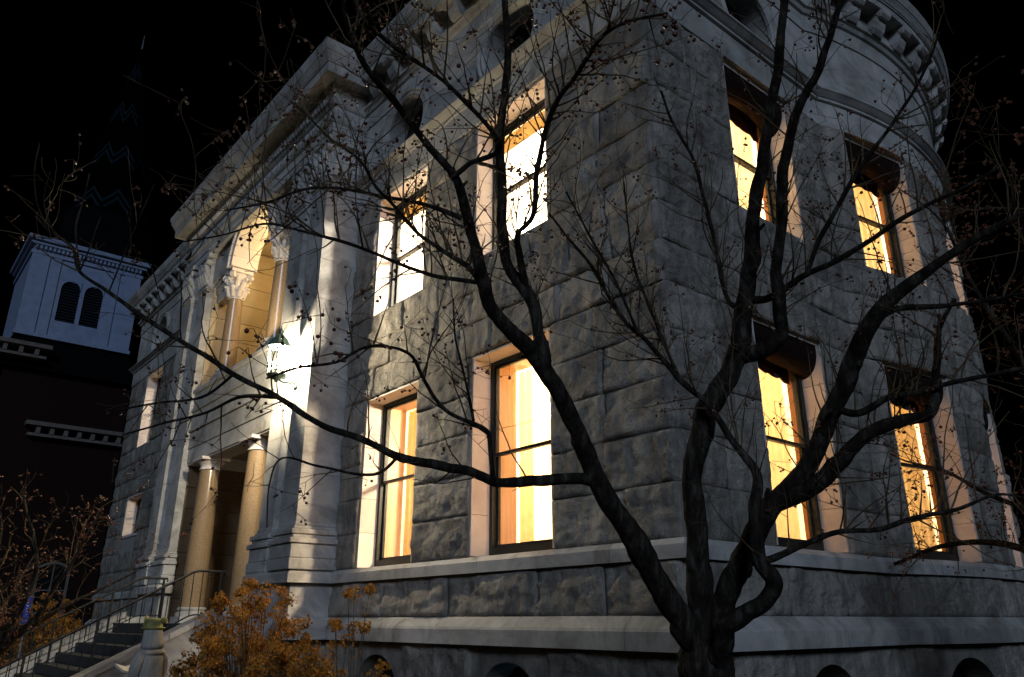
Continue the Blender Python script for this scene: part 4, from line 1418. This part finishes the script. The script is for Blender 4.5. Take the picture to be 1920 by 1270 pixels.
class Tree:
    def __init__(self, seed):
        self.r = random.Random(seed)
        self.twigs = MB()
        self.ends = []

    def twig(self, p, d, length, r0, level, upb, berries):
        r = self.r
        n = max(3, int(length / 0.05))
        pts = [p.copy()]
        d = d.normalized()
        bend = Vector((r.gauss(0, 1), r.gauss(0, 1), r.gauss(0, 1))) * 0.10
        for k in range(n):
            d = (d + bend * 0.35 + Vector((r.gauss(0, 0.11), r.gauss(0, 0.11), r.gauss(0, 0.11) + 0.05 * upb))).normalized()
            q = pts[-1] + d * (length / n)
            if in_wall(q) or (q - EYE).length < 1.3:
                break
            pts.append(q)
        if len(pts) < 3:
            return
        rr = [max(0.0011, r0 * (1 - 0.75 * k / (len(pts) - 1))) for k in range(len(pts))]
        self.twigs.tube(pts, rr, 5 if level == 0 else 4)
        if level < 2:
            for k in range(2, len(pts)):
                if r.random() < (0.42 if level == 0 else 0.30):
                    dd = (d * 0.5 + Vector((r.gauss(0, 1), r.gauss(0, 1), r.gauss(0, 1))).normalized() + Vector((0, 0, 0.25))).normalized()
                    self.twig(pts[k], dd, length * r.uniform(0.18, 0.5) if level == 0 else r.uniform(0.04, 0.12), max(0.0014, rr[k] * 0.6), level + 1, 0.3, berries)
        if r.random() < berries:
            self.ends.append((pts[-1], d))
        if level == 0 and r.random() < berries * 0.6:
            self.ends.append((pts[len(pts) // 2], d))

    def dress(self, path, density, len0, len1, upb=0.6, berries=0.4, start=0.15, r_max=0.0045):
        r = self.r
        tot = 0.0
        nxt = 0.02
        L = sum((path[i + 1][0] - path[i][0]).length for i in range(len(path) - 1))
        for i in range(len(path) - 1):
            seg = path[i + 1][0] - path[i][0]
            tot += seg.length
            if tot < L * start:
                nxt = tot
                continue
            while tot > nxt:
                nxt += r.expovariate(density)
                d = seg.normalized()
                rnd = Vector((r.gauss(0, 1), r.gauss(0, 1), r.gauss(0, 1))).normalized()
                rnd = (rnd - d * rnd.dot(d)).normalized()
                up = Vector((0, 0, 1))
                if r.random() < 0.35:
                    dr = up * 0.9 + rnd * 0.35 + d * 0.2
                    ln = r.uniform(len0, len1) * 1.25
                else:
                    dr = rnd + d * r.uniform(0.2, 0.9) + up * upb * 0.5
                    ln = r.uniform(len0, len1)
                self.twig(path[i][0].copy(), dr, ln, min(r_max, path[i][1] * 0.6), 0, upb, berries)

    def fruit(self, root, rad0, rad1, keep=180, clus=(1, 4), mat='berry'):
        r = self.r
        allb, stems = [], MB()
        for (p, d) in self.ends:
            for k in range(r.randint(*clus)):
                dd = Vector((r.gauss(0, 0.6), r.gauss(0, 0.6), r.gauss(-0.5, 0.5))).normalized()
                ln = r.uniform(0.012, 0.04)
                q = p + dd * ln
                if in_wall(q) or (q - EYE).length < 1.2:
                    continue
                stems.tube([p, p + dd * ln * 0.5 + Vector((0, 0, 0.004)), q], [0.0008] * 3, 3)
                allb.append((q, r.uniform(rad0, rad1)))
        self.twigs.add(stems.v, stems.f)
        allb.sort(key=lambda t: (t[0] - EYE).length / t[1])
        me = None
        ball = MB().ellipsoid((0, 0, 0), (1, 1, 0.95), 10, 7)
        me = ball.mesh('berry', True)
        me.materials.append(M[mat])
        for q, rr in allb[:keep]:
            o = bpy.data.objects.new('berry', me)
            COL.objects.link(o)
            o.parent = root
            o.location = q
            o.scale = (rr, rr, rr)
            o.rotation_euler = (r.uniform(0, 3), r.uniform(0, 3), 0)
        rest = MB()
        for q, rr in allb[keep:]:
            rest.ellipsoid(q, (rr, rr, rr * 0.95), 7, 5)
        if rest.v:
            o = rest.build('small_berries', mat, root, smooth=True, fix=False)
            o['kind'] = 'stuff'

    def finish(self, root):
        o = self.twigs.build('twigs', 'twig', root, fix=False)
        o['kind'] = 'stuff'


def gnarl(path, k, seed):
    """kinks and swellings along a limb"""
    out = []
    for i, (q, r_) in enumerate(path):
        f = min(1.0, i / 8)
        v = Vector((noise.noise(q * 3.1 + Vector((seed, 0, 0))), noise.noise(q * 3.1 + Vector((0, seed, 5))), noise.noise(q * 3.1 + Vector((9, 0, seed)))))
        v += 0.5 * Vector((noise.noise(q * 9 + Vector((seed, 0, 0))), noise.noise(q * 9 + Vector((0, seed, 5))), noise.noise(q * 9 + Vector((9, 0, seed)))))
        out.append((q + v * r_ * k * 2.2 * f, r_ * (1 + 0.09 * max(0, noise.noise(q * 5 + Vector((seed, 2, 0)))) * 2)))
    return out


def trace(pts, n=5):
    """pts: (px, py, width_px, depth)"""
    return smooth_path([(at(x, y, d), 0.43 * w / F_PX * d) for x, y, w, d in pts], n)


T1 = Tree(5)
tb = at(1320, 1262, 3.8)
tree = empty('crabapple_tree', (tb.x, tb.y, 0), 'large bare crabapple tree with forked trunk and dark berries before the building corner', 'tree',
             'crabapple trees')
MAIN = {
    'L1': [(1322, 1300, 70, 3.82), (1316, 1225, 60, 3.82), (1262, 1140, 56, 3.80), (1215, 1050, 50, 3.76), (1165, 965, 46, 3.72), (1122, 900, 42, 3.68), (1085, 825, 38, 3.64), (1055, 750, 36, 3.6), (1020, 685, 38, 3.56),
           (975, 632, 34, 3.52), (930, 585, 30, 3.48), (905, 530, 26, 3.44), (885, 450, 23, 3.4), (868, 380, 21, 3.36), (850, 330, 18, 3.33), (800, 270, 15, 3.28), (745, 195, 14, 3.2), (690, 130, 12, 3.1), (652, 55, 9, 3.0), (640, -30, 6, 2.9)],
    'L2': [(1325, 1320, 80, 3.82), (1322, 1225, 72, 3.82), (1312, 1120, 54, 3.84), (1302, 1000, 46, 3.86), (1298, 880, 42, 3.88), (1318, 795, 44, 3.9), (1352, 725, 46, 3.92), (1384, 655, 42, 3.94), (1398, 580, 38, 3.95), (1404, 500, 34, 3.95), (1412, 420, 30, 3.93),
           (1425, 320, 26, 3.9), (1442, 220, 24, 3.86), (1458, 120, 20, 3.8), (1470, 20, 16, 3.74), (1478, -80, 12, 3.7)],
    'L3': [(1326, 1310, 70, 3.82), (1332, 1230, 62, 3.80), (1362, 1130, 50, 3.76), (1395, 1040, 48, 3.72), (1440, 955, 46, 3.68), (1500, 890, 42, 3.62), (1545, 810, 40, 3.56), (1580, 730, 38, 3.5), (1610, 650, 36, 3.44), (1645, 590, 32, 3.38), (1700, 535, 26, 3.32), (1770, 485, 20, 3.25), (1840, 440, 16, 3.18), (1930, 395, 12, 3.1)],
}
BR_ = {
    'L1b': [(1118, 905, 26, 3.68), (1070, 897, 22, 3.62), (1005, 905, 22, 3.56), (935, 908, 20, 3.5), (880, 885, 20, 3.46), (825, 868, 19, 3.44), (745, 858, 17, 3.42), (680, 828, 15, 3.4), (600, 795, 13, 3.4), (520, 745, 12, 3.4), (430, 695, 11, 3.42), (340, 642, 10, 3.45),
            (262, 590, 9, 3.5), (200, 545, 8, 3.52), (150, 510, 7, 3.55), (135, 465, 6, 3.58), (90, 432, 5, 3.6), (68, 405, 4, 3.6)],
    'L1c': [(1022, 690, 30, 3.56), (1010, 630, 26, 3.6), (992, 560, 24, 3.64), (955, 512, 24, 3.68), (942, 440, 22, 3.7), (937, 330, 20, 3.7), (944, 200, 17, 3.68), (952, 100, 15, 3.64), (946, -20, 12, 3.6)],
    'L1d': [(988, 548, 18, 3.64), (972, 480, 13, 3.6), (968, 437, 12, 3.56), (998, 402, 12, 3.5), (1007, 318, 12, 3.44), (1024, 245, 11, 3.36), (1045, 195, 11, 3.28), (1082, 140, 10, 3.2), (1125, 70, 8, 3.05), (1180, 40, 7, 2.8), (1250, 25, 5, 2.5)],
    'L1e': [(846, 335, 12, 3.33), (880, 310, 11, 3.3), (937, 272, 10, 3.26), (842, 161, 9, 3.1), (752, 98, 10, 3.02), (689, 43, 8, 2.95), (650, -20, 7, 2.9)],
    'L2b': [(1388, 668, 34, 3.94), (1436, 655, 34, 3.85), (1462, 618, 28, 3.8), (1459, 520, 24, 3.76), (1466, 400, 22, 3.72), (1470, 300, 20, 3.66), (1490, 215, 20, 3.6), (1535, 130, 16, 3.5), (1572, 30, 12, 3.4), (1595, -50, 9, 3.35)],
    'L2c': [(1392, 575, 16, 3.95), (1362, 560, 10, 4.0), (1345, 480, 9, 4.05), (1325, 390, 8, 4.1), (1300, 300, 7, 4.15), (1262, 230, 6, 4.2), (1240, 170, 4, 4.2)],
    'L2d': [(1408, 562, 18, 3.95), (1448, 555, 14, 3.85), (1505, 520, 13, 3.75), (1560, 497, 12, 3.66), (1625, 455, 11, 3.56), (1700, 405, 10, 3.45), (1790, 360, 8, 3.35), (1880, 310, 6, 3.3)],
    'L2e': [(1512, 515, 11, 3.74), (1540, 440, 10, 3.7), (1585, 365, 10, 3.64), (1630, 290, 9, 3.56), (1685, 215, 8, 3.5), (1735, 130, 6, 3.44), (1760, 60, 4, 3.4)],
    'L3b': [(1448, 950, 36, 3.68), (1520, 912, 34, 3.56), (1570, 862, 32, 3.5), (1620, 812, 28, 3.44), (1690, 785, 26, 3.36), (1738, 772, 22, 3.3), (1752, 700, 16, 3.3), (1760, 620, 10, 3.3), (1790, 560, 7, 3.3)],
    'L3c': [(1568, 765, 18, 3.52), (1610, 775, 14, 3.44), (1665, 745, 13, 3.38), (1725, 733, 12, 3.3), (1800, 712, 10, 3.22), (1930, 690, 7, 3.1)],
    'L3d': [(1655, 585, 16, 3.37), (1705, 578, 12, 3.3), (1780, 572, 10, 3.22), (1860, 562, 8, 3.15), (1940, 545, 6, 3.1)],
    'L4': [(1328, 1290, 50, 3.80), (1338, 1240, 44, 3.77), (1372, 1172, 38, 3.6), (1428, 1128, 36, 3.5), (1446, 1090, 34, 3.48), (1428, 1045, 30, 3.5), (1420, 960, 24, 3.56), (1418, 895, 20, 3.62), (1395, 855, 16, 3.68), (1355, 795, 14, 3.74), (1320, 750, 13, 3.8), (1285, 725, 12, 3.86), (1215, 645, 10, 3.95), (1160, 590, 8, 4.0), (1110, 500, 7, 4.05), (1060, 440, 5, 4.1), (1028, 400, 4, 4.1)],
    'L4b': [(1436, 1052, 16, 3.5), (1505, 1022, 12, 3.42), (1575, 996, 11, 3.36), (1645, 992, 11, 3.3), (1705, 975, 10, 3.24), (1790, 958, 8, 3.16), (1870, 928, 6, 3.1), (1940, 938, 5, 3.05)],
    'L4c': [(1265, 692, 8, 3.9), (1220, 580, 7, 3.92), (1190, 500, 6, 3.94), (1178, 420, 4, 3.95), (1170, 340, 3, 3.95)],
    'L4d': [(1196, 625, 8, 3.95), (1150, 520, 6, 3.95), (1105, 440, 5, 3.95), (1060, 360, 4, 3.95)],
    'L5': [(925, 905, 12, 3.5), (918, 830, 10, 3.45), (905, 805, 10, 3.42), (840, 775, 9, 3.36), (800, 720, 8, 3.3), (770, 665, 7, 3.2), (718, 650, 7, 2.9), (680, 655, 7, 2.6), (630, 680, 6, 2.35), (560, 690, 5, 2.2), (500, 710, 4, 2.1)],
    'L5b': [(888, 790, 6, 3.4), (868, 690, 5, 3.36), (854, 630, 4, 3.3), (850, 560, 3, 3.3)],
    'L6': [(905, 545, 14, 3.45), (878, 500, 11, 3.42), (823, 468, 10, 3.4), (776, 429, 9, 3.36), (736, 382, 8, 3.3), (705, 350, 7, 3.25), (673, 299, 6, 3.2), (618, 260, 5, 3.15), (575, 216, 4, 3.1), (545, 190, 3, 3.1)],
    'L7': [(866, 409, 12, 3.38), (791, 382, 9, 3.36), (732, 370, 8, 3.34), (657, 356, 7, 3.3), (579, 354, 6, 3.28), (500, 380, 5, 3.25), (420, 395, 3, 3.2)],
    'L8': [(900, 530, 12, 3.44), (830, 520, 9, 3.4), (752, 496, 8, 3.36), (657, 457, 7, 3.3), (579, 437, 6, 3.26), (500, 421, 5, 3.2), (420, 440, 4, 3.16), (330, 455, 3, 3.1)],
    'L9': [(520, 745, 8, 3.4), (450, 745, 7, 3.36), (380, 775, 6, 3.34), (300, 795, 5, 3.3), (230, 815, 4, 3.3)],
    'L10': [(440, 700, 6, 3.4), (380, 745, 6, 3.5), (300, 755, 5, 3.55), (215, 770, 4, 3.6)],
    'L11': [(745, 858, 8, 3.42), (700, 890, 6, 3.36), (600, 875, 5, 3.3), (530, 860, 4, 3.2), (505, 910, 3, 3.15), (500, 990, 2.5, 3.1)],
    'S1': [(150, 508, 4, 3.55), (142, 430, 3.5, 3.56), (158, 370, 3, 3.56), (168, 325, 2, 3.56)],
    'S2': [(205, 546, 4, 3.52), (232, 480, 3.5, 3.52), (256, 420, 3, 3.52), (289, 346, 2, 3.52)],
    'S3': [(150, 508, 4, 3.55), (168, 465, 3, 3.54), (182, 425, 3, 3.54), (190, 402, 2, 3.54)],
    'S4': [(92, 434, 4, 3.6), (70, 380, 3, 3.6), (64, 320, 3, 3.6), (74, 268, 2, 3.6)],
    'S5': [(100, 436, 3, 3.6), (82, 380, 3, 3.62), (94, 322, 2, 3.62)],
    'S6': [(232, 480, 3, 3.52), (280, 495, 2.5, 3.5), (300, 560, 2, 3.5)],
}
trunk = [(Vector((tb.x, tb.y, -0.05)), 0.205), (Vector((tb.x, tb.y, 0.10)), 0.165), (Vector((tb.x + 0.01, tb.y, 0.5)), 0.142), (at(1325, 1300, 3.82), 0.136), (at(1322, 1232, 3.82), 0.128), (at(1322, 1190, 3.82), 0.085)]
tm = MB()
sp0 = smooth_path(trunk, 10)
tm.tube([q for q, _ in sp0], [r_ for _, r_ in sp0], 30, 0.16, 3)
paths = {}
for k in ('L1', 'L2', 'L3'):
    paths[k] = gnarl(trace(MAIN[k], 11), 0.22, len(MAIN[k]))
    tm.tube([q for q, _ in paths[k]], [r_ for _, r_ in paths[k]], 22, 0.17, len(MAIN[k]) * 3.1)
kr = random.Random(77)
for k in ('L1', 'L2', 'L3'):
    for _ in range(9):
        i = kr.randint(12, len(paths[k]) - 40)
        q, r_ = paths[k][i]
        d = (paths[k][i + 1][0] - q).normalized()
        v = Vector((kr.gauss(0, 1), kr.gauss(0, 1), kr.gauss(0, 1)))
        v = (v - d * v.dot(d)).normalized()
        if kr.random() < 0.5:
            tm.ellipsoid(q + v * r_ * 0.82, (r_ * 0.42, r_ * 0.42, r_ * 0.6), 10, 7)
        else:
            tm.tube([q + v * r_ * 0.5, q + v * r_ * 1.25 + d * r_ * 0.3, q + v * r_ * kr.uniform(1.5, 2.3) + d * r_ * 0.8], [r_ * 0.5, r_ * 0.30, r_ * 0.2], 9, 0.15, i)
tm.build('trunk', 'bark', tree, smooth=True, fix=False)
for k, pts in BR_.items():
    if len(pts) < 2:
        continue
    paths[k] = gnarl(trace(pts, 8), 0.45, len(pts) * 1.7)
    MB().tube([q for q, _ in paths[k]], [r_ for _, r_ in paths[k]], 14 if pts[0][2] > 14 else 8, 0.17, len(pts)).build('branch', 'bark', tree, smooth=True, fix=False)
for k, pth in paths.items():
    st_ = {'L1': 0.52, 'L2': 0.45, 'L3': 0.5, 'L4': 0.3, 'L1b': 0.12}.get(k, 0.12)
    dn = {'L1': 11, 'L2': 8, 'L3': 6, 'L1b': 3.5, 'L1c': 6, 'L5': 4, 'L6': 16, 'L7': 13, 'L8': 9, 'L1d': 15, 'L1e': 14, 'L4': 8, 'L9': 8, 'L10': 8, 'L11': 6}.get(k, 10)
    bz = {'L5': 0.4, 'L1d': 0.7, 'L7': 0.5, 'L8': 0.4, 'L6': 0.6, 'L1e': 0.55, 'L9': 0.5, 'L10': 0.5, 'L1b': 0.3}.get(k, 0.38)
    T1.dress(pth, 1.5 if k[0] == 'S' else dn * 2.0, 0.10, 0.50, 0.7, bz * 0.8, st_)
# a hanging spray of fruit close to the camera, left and top
for (x, y, d_, n_) in ((618, 650, 2.3, 5), (640, 610, 2.3, 3), (1235, 30, 2.0, 8), (1130, 120, 2.4, 6), (680, 260, 2.4, 4), (860, 120, 2.4, 3)):
    for k in range(n_):
        T1.ends.append((at(x + T1.r.gauss(0, 26), y + T1.r.gauss(0, 30), d_ + T1.r.gauss(0, 0.06)), Vector((0, 0, -1))))
T1.fruit(tree, 0.0042, 0.0078, 200)
T1.finish(tree)


def wild_tree(seed, base, height, spread, label, lean=(0, 0), density=10):
    T = Tree(seed)
    r = T.r
    root = empty('crabapple_tree', base, label, 'tree', 'crabapple trees')
    bm_ = MB()
    top = Vector(base) + Vector((lean[0], lean[1], height * 0.32))
    tp = smooth_path([(Vector(base) + Vector((0, 0, -0.05)), 0.13), (Vector(base).lerp(top, 0.5) + Vector((0.04, 0.02, 0)), 0.10), (top, 0.085)])
    bm_.tube([q for q, _ in tp], [a for _, a in tp], 12, 0.14, seed)
    bm_.build('trunk', 'bark', root, smooth=True, fix=False)
    for k in range(9):
        a = 2 * math.pi * k / 9 + r.uniform(-0.3, 0.3)
        pts = [(top + Vector((0, 0, -0.06)), 0.05)]
        d = Vector((math.cos(a) * spread, math.sin(a) * spread, r.uniform(0.35, 1.3))).normalized()
        p_ = top.copy()
        L_ = height * r.uniform(0.45, 0.75)
        for j in range(6):
            d = (d + Vector((r.gauss(0, 0.2), r.gauss(0, 0.2), r.gauss(0.02, 0.15)))).normalized()
            p_ = p_ + d * L_ / 6
            pts.append((p_.copy(), 0.045 * (1 - (j + 1) / 6.5)))
        pth = smooth_path(pts)
        pth = [q for q in pth if not in_wall(q[0])]
        if len(pth) < 4:
            continue
        MB().tube([q for q, _ in pth], [b for _, b in pth], 7, 0.1, k).build('branch', 'bark', root, smooth=True, fix=False)
        T.dress(pth, density, 0.2, 0.7, 0.5, 0.7, 0.15, 0.006)
    T.fruit(root, 0.007, 0.012, 0, (1, 3), 'berry_red')
    T.finish(root)


wild_tree(21, (-2.0, 8.4, 0), 6.2, 0.8, 'dark bare crabapple tree standing right of the curved bay', (0.2, -0.1), 14)
wild_tree(33, (-10.9, 1.35, 0), 3.4, 0.9, 'bare crabapple tree with orange-lit berries before the brick church', (-0.1, 0.1), 7)


# ------------------------------------------------------------------ hydrangea bushes with dried flower heads
def bush(seed, c, rx, ry, h, heads, label):
    r = random.Random(seed)
    root = empty('hydrangea_bush', c, label, 'bush', 'hydrangea bushes by the entrance steps')
    stems, leaf = MB(), MB()
    for k in range(heads):
        a, q = r.uniform(0, 2 * math.pi), math.sqrt(r.random())
        hx, hy = q * math.cos(a), q * math.sin(a)
        tip = Vector((c[0] + rx * hx, c[1] + ry * hy, c[2] + h * (1 - 0.55 * q * q) * r.uniform(0.55, 1.05)))
        b0 = Vector((c[0] + rx * hx * 0.2, c[1] + ry * hy * 0.2, c[2]))
        mid = b0.lerp(tip, 0.5) + Vector((r.gauss(0, 0.05), r.gauss(0, 0.05), 0.08))
        sp = smooth_path([(b0, 0.008), (mid, 0.006), (tip, 0.003)], 4)
        stems.tube([v for v, _ in sp], [w for _, w in sp], 5)
        hr = r.uniform(0.07, 0.14)
        for j in range(r.randint(50, 85)):
            v = Vector((r.gauss(0, 1), r.gauss(0, 1), r.gauss(0, 1))).normalized() * hr * r.uniform(0.5, 1.05)
            v.z *= 0.85
            s = r.uniform(0.014, 0.028)
            nn = (v.normalized() + Vector((r.gauss(0, .6), r.gauss(0, .6), r.gauss(0, .6)))).normalized()
            t = nn.cross(Vector((0.2, 0.7, 0.5))).normalized()
            b = nn.cross(t)
            o = tip + v
            leaf.add([o - t * s, o - b * s * 0.75 + nn * s * 0.3, o + t * s, o + b * s * 0.75 + nn * s * 0.35], [(0, 1, 2, 3)])
        for j in range(r.randint(2, 6)):
            f = r.uniform(0.35, 0.95)
            o = b0.lerp(tip, f) + Vector((r.gauss(0, 0.04), r.gauss(0, 0.04), r.gauss(0, 0.02)))
            d = Vector((r.gauss(0, 1), r.gauss(0, 1), r.gauss(-0.3, 0.5))).normalized()
            s = r.uniform(0.04, 0.08)
            sd = d.cross(Vector((0, 0, 1))).normalized() * s * 0.32
            leaf.add([o, o + d * s * 0.5 + sd, o + d * s - Vector((0, 0, s * 0.25)), o + d * s * 0.5 - sd], [(0, 1, 2), (0, 2, 3)])
    stems.build('stems', 'twig', root, fix=False)['kind'] = 'stuff'
    leaf.build('flower_heads', 'leaf', root, fix=False)['kind'] = 'stuff'


bush(3, (-10.3, 4.2, 0), 1.9, 0.7, 2.05, 185, 'large golden-brown dried hydrangea bush between the steps and front wall')
bush(9, (-20.3, 3.7, 0), 1.7, 0.9, 2.1, 120, 'orange-lit dried hydrangea bush on the far side of the steps')
bush(14, (-8.8, 4.85, 0), 0.6, 0.4, 2.05, 22, 'sparse dried hydrangea with dark flower heads under the first lower window')

# ------------------------------------------------------------------ church beyond
CHX = -48.0
ch = empty('church', (CHX, 7.2, 0), 'dark brick church with white louvred belfry and tall zigzag slate spire', 'church')
BY_0, BY_1 = 4.45, 10.25
bmid = (BY_0 + BY_1) / 2
PCH = lambda a, z, o: Vector((CHX + o, a, z))
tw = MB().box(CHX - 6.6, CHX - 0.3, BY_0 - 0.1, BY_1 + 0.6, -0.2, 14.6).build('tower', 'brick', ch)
sk = MB()
sk.add([(CHX - 6.9, BY_0 - 0.5, 14.6), (CHX + 0.1, BY_0 - 0.5, 14.6), (CHX + 0.1, BY_1 + 1.0, 14.6), (CHX - 6.9, BY_1 + 1.0, 14.6), (CHX - 5.9, BY_0 + 0.05, 16.5), (CHX - 0.05, BY_0 + 0.05, 16.5), (CHX - 0.05, BY_1 - 0.05, 16.5), (CHX - 5.9, BY_1 - 0.05, 16.5)],
       [(0, 1, 5, 4), (1, 2, 6, 5), (2, 3, 7, 6), (3, 0, 4, 7), (4, 5, 6, 7), (0, 3, 2, 1)])
sk.build('tower_roof', 'roof', ch)
bf = core_wall(PCH, BY_0, BY_1, 16.5, 22.2, [(6.2, 7.2, 17.6, 20.05), (7.42, 8.42, 17.6, 20.05)], -0.3, 0.0)
bf.box(CHX - 5.8, CHX - 0.3, BY_0, BY_0 + 0.3, 16.5, 22.2)
bf.box(CHX - 5.8, CHX - 0.3, BY_1 - 0.3, BY_1, 16.5, 22.2)
bf.box(CHX - 5.8, CHX - 5.5, BY_0 + 0.3, BY_1 - 0.3, 16.5, 22.2)
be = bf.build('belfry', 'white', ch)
for (a0, a1) in ((BY_0 - 0.02, BY_0 + 0.9), (BY_1 - 0.9, BY_1 + 0.02), (5.55, 5.95), (8.7, 9.1)):
    MB().fbox(PCH, a0, a1, 16.5, 21.4, 0.0, 0.07).build('pilaster', 'white', be)
MB().fbox(PCH, BY_0 - 0.1, BY_1 + 0.1, 16.42, 16.62, -0.1, 0.14).build('base_moulding', 'white', be)
for (d, q0, q1) in ((0.10, 21.3, 21.5), (0.22, 21.85, 22.05), (0.38, 22.05, 22.30)):
    MB().box(CHX - 5.8 - d, CHX + d, BY_0 - d, BY_1 + d, q0, q1).build('belfry_cornice', 'white', be)
dn = MB()
for k in range(26):
    a = BY_0 + (BY_1 - BY_0) * (k + 0.5) / 26
    dn.fbox(PCH, a - 0.065, a + 0.065, 21.62, 21.84, 0.0, 0.16)
dn.build('dentils', 'white', be)['kind'] = 'stuff'
for ac in (6.7, 7.92):
    # arched louvred opening: frame with round head, slats behind
    o = MB()
    n = 16
    for k in range(n):
        t0, t1 = math.pi * k / n, math.pi * (k + 1) / n
        q = [(ac + 0.5 * math.cos(t), 19.6 + 0.5 * math.sin(t)) for t in (t0, t1)]
        o.hexa([PCH(q[1][0], q[1][1], 0.05), PCH(q[0][0], q[0][1], 0.05), PCH(q[0][0], q[0][1], -0.25), PCH(q[1][0], q[1][1], -0.25), PCH(q[1][0], 20.2, 0.05), PCH(q[0][0], 20.2, 0.05), PCH(q[0][0], 20.2, -0.25), PCH(q[1][0], 20.2, -0.25)])
    lo = o.build('louvre_frame', 'white', be)
    sl = MB()
    for k in range(14):
        zz = 17.65 + 0.172 * k
        sl.hexa([PCH(ac - 0.5, zz, -0.06), PCH(ac + 0.5, zz, -0.06), PCH(ac + 0.5, zz, -0.20), PCH(ac - 0.5, zz, -0.20), PCH(ac - 0.5, zz + 0.03, -0.05), PCH(ac + 0.5, zz + 0.03, -0.05), PCH(ac + 0.5, zz + 0.19, -0.22), PCH(ac - 0.5, zz + 0.19, -0.22)])
    sl.build('louvre_slats', 'louvre', lo)
# spire
cxs, cys = CHX - 2.9, bmid + 0.95
M['spire'] = spire_mat(cxs, cys, 24, 38)


def octo(r, z): return [Vector((cxs + r * math.cos(rad(22.5 + 45 * k)), cys + r * math.sin(rad(22.5 + 45 * k)), z)) for k in range(8)]


def octo_loft(lv, name, mat, parent):
    m = MB()
    vs = [v for r_, z_ in lv for v in octo(r_, z_)]
    fs = [(i * 8 + k, i * 8 + (k + 1) % 8, (i + 1) * 8 + (k + 1) % 8, (i + 1) * 8 + k) for i in range(len(lv) - 1) for k in range(8)]
    fs += [tuple(range(8))[::-1], tuple((len(lv) - 1) * 8 + k for k in range(8))]
    return m.add(vs, fs).build(name, mat, parent)


octo_loft([(3.0, 22.3), (2.75, 23.0), (2.7, 25.3), (2.85, 25.5), (2.45, 25.7)], 'spire_drum', 'roof', ch)
spo = octo_loft([(2.3, 25.7), (0.06, 39.6)], 'spire', 'spire', ch)
MB().tube([Vector((cxs, cys, 39.4)), Vector((cxs, cys, 40.8))], [0.07, 0.02], 8).build('finial', 'steel', spo)
# lower white cornices and brick arches
for (a0, a1, zc_, o0) in ((6.2, 11.6, 11.5, 0.0), (3.0, 6.0, 15.6, 0.6)):
    for (d, q0, q1) in ((0.12, -0.55, -0.40), (0.30, 0.0, 0.22)):
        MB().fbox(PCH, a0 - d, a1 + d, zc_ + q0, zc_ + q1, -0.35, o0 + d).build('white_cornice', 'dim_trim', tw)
    nd = int((a1 - a0) / 0.62)
    for k in range(nd):
        a = a0 + (a1 - a0) * (k + 0.5) / nd
        MB().fbox(PCH, a - 0.1, a + 0.1, zc_ - 0.40, zc_, -0.32, o0 + 0.16).build('bracket', 'dim_trim', tw)
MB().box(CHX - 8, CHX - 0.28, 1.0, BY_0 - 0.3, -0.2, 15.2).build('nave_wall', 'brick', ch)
# arched sash window low on the brick wall
wf = MB()
aw0, aw1, zb_, zt_ = 7.85, 9.45, 2.0, 4.1
for (a0, a1) in ((aw0, aw0 + 0.13), (aw1 - 0.13, aw1)):
    wf.fbox(PCH, a0, a1, zb_, zt_, -0.32, -0.2)
n = 10
for k in range(n):
    f0, f1 = k / n, (k + 1) / n
    zz0, zz1 = zt_ + 0.30 * math.sin(math.pi * f0), zt_ + 0.30 * math.sin(math.pi * f1)
    a0, a1 = aw0 + (aw1 - aw0) * f0, aw0 + (aw1 - aw0) * f1
    wf.hexa([PCH(a0, zz0, -0.2), PCH(a1, zz1, -0.2), PCH(a1, zz1, -0.32), PCH(a0, zz0, -0.32), PCH(a0, zz0 + 0.14, -0.2), PCH(a1, zz1 + 0.14, -0.2), PCH(a1, zz1 + 0.14, -0.32), PCH(a0, zz0 + 0.14, -0.32)])
wf.fbox(PCH, aw0, aw1, zb_ - 0.12, zb_, -0.32, -0.15)
ww = wf.build('arched_window', 'dim_trim', ch)
MB().fbox(PCH, aw0 + 0.1, aw1 - 0.1, zb_, zt_ + 0.2, -0.305, -0.29).build('pane', 'darkglass', ww)
mb = MB()
mb.fbox(PCH, (aw0 + aw1) / 2 - 0.03, (aw0 + aw1) / 2 + 0.03, zb_, zt_ + 0.3, -0.288, -0.26)
mb.fbox(PCH, aw0 + 0.13, aw1 - 0.13, 3.05, 3.11, -0.288, -0.258)
mb.build('glazing_bar', 'dim_trim', ww)
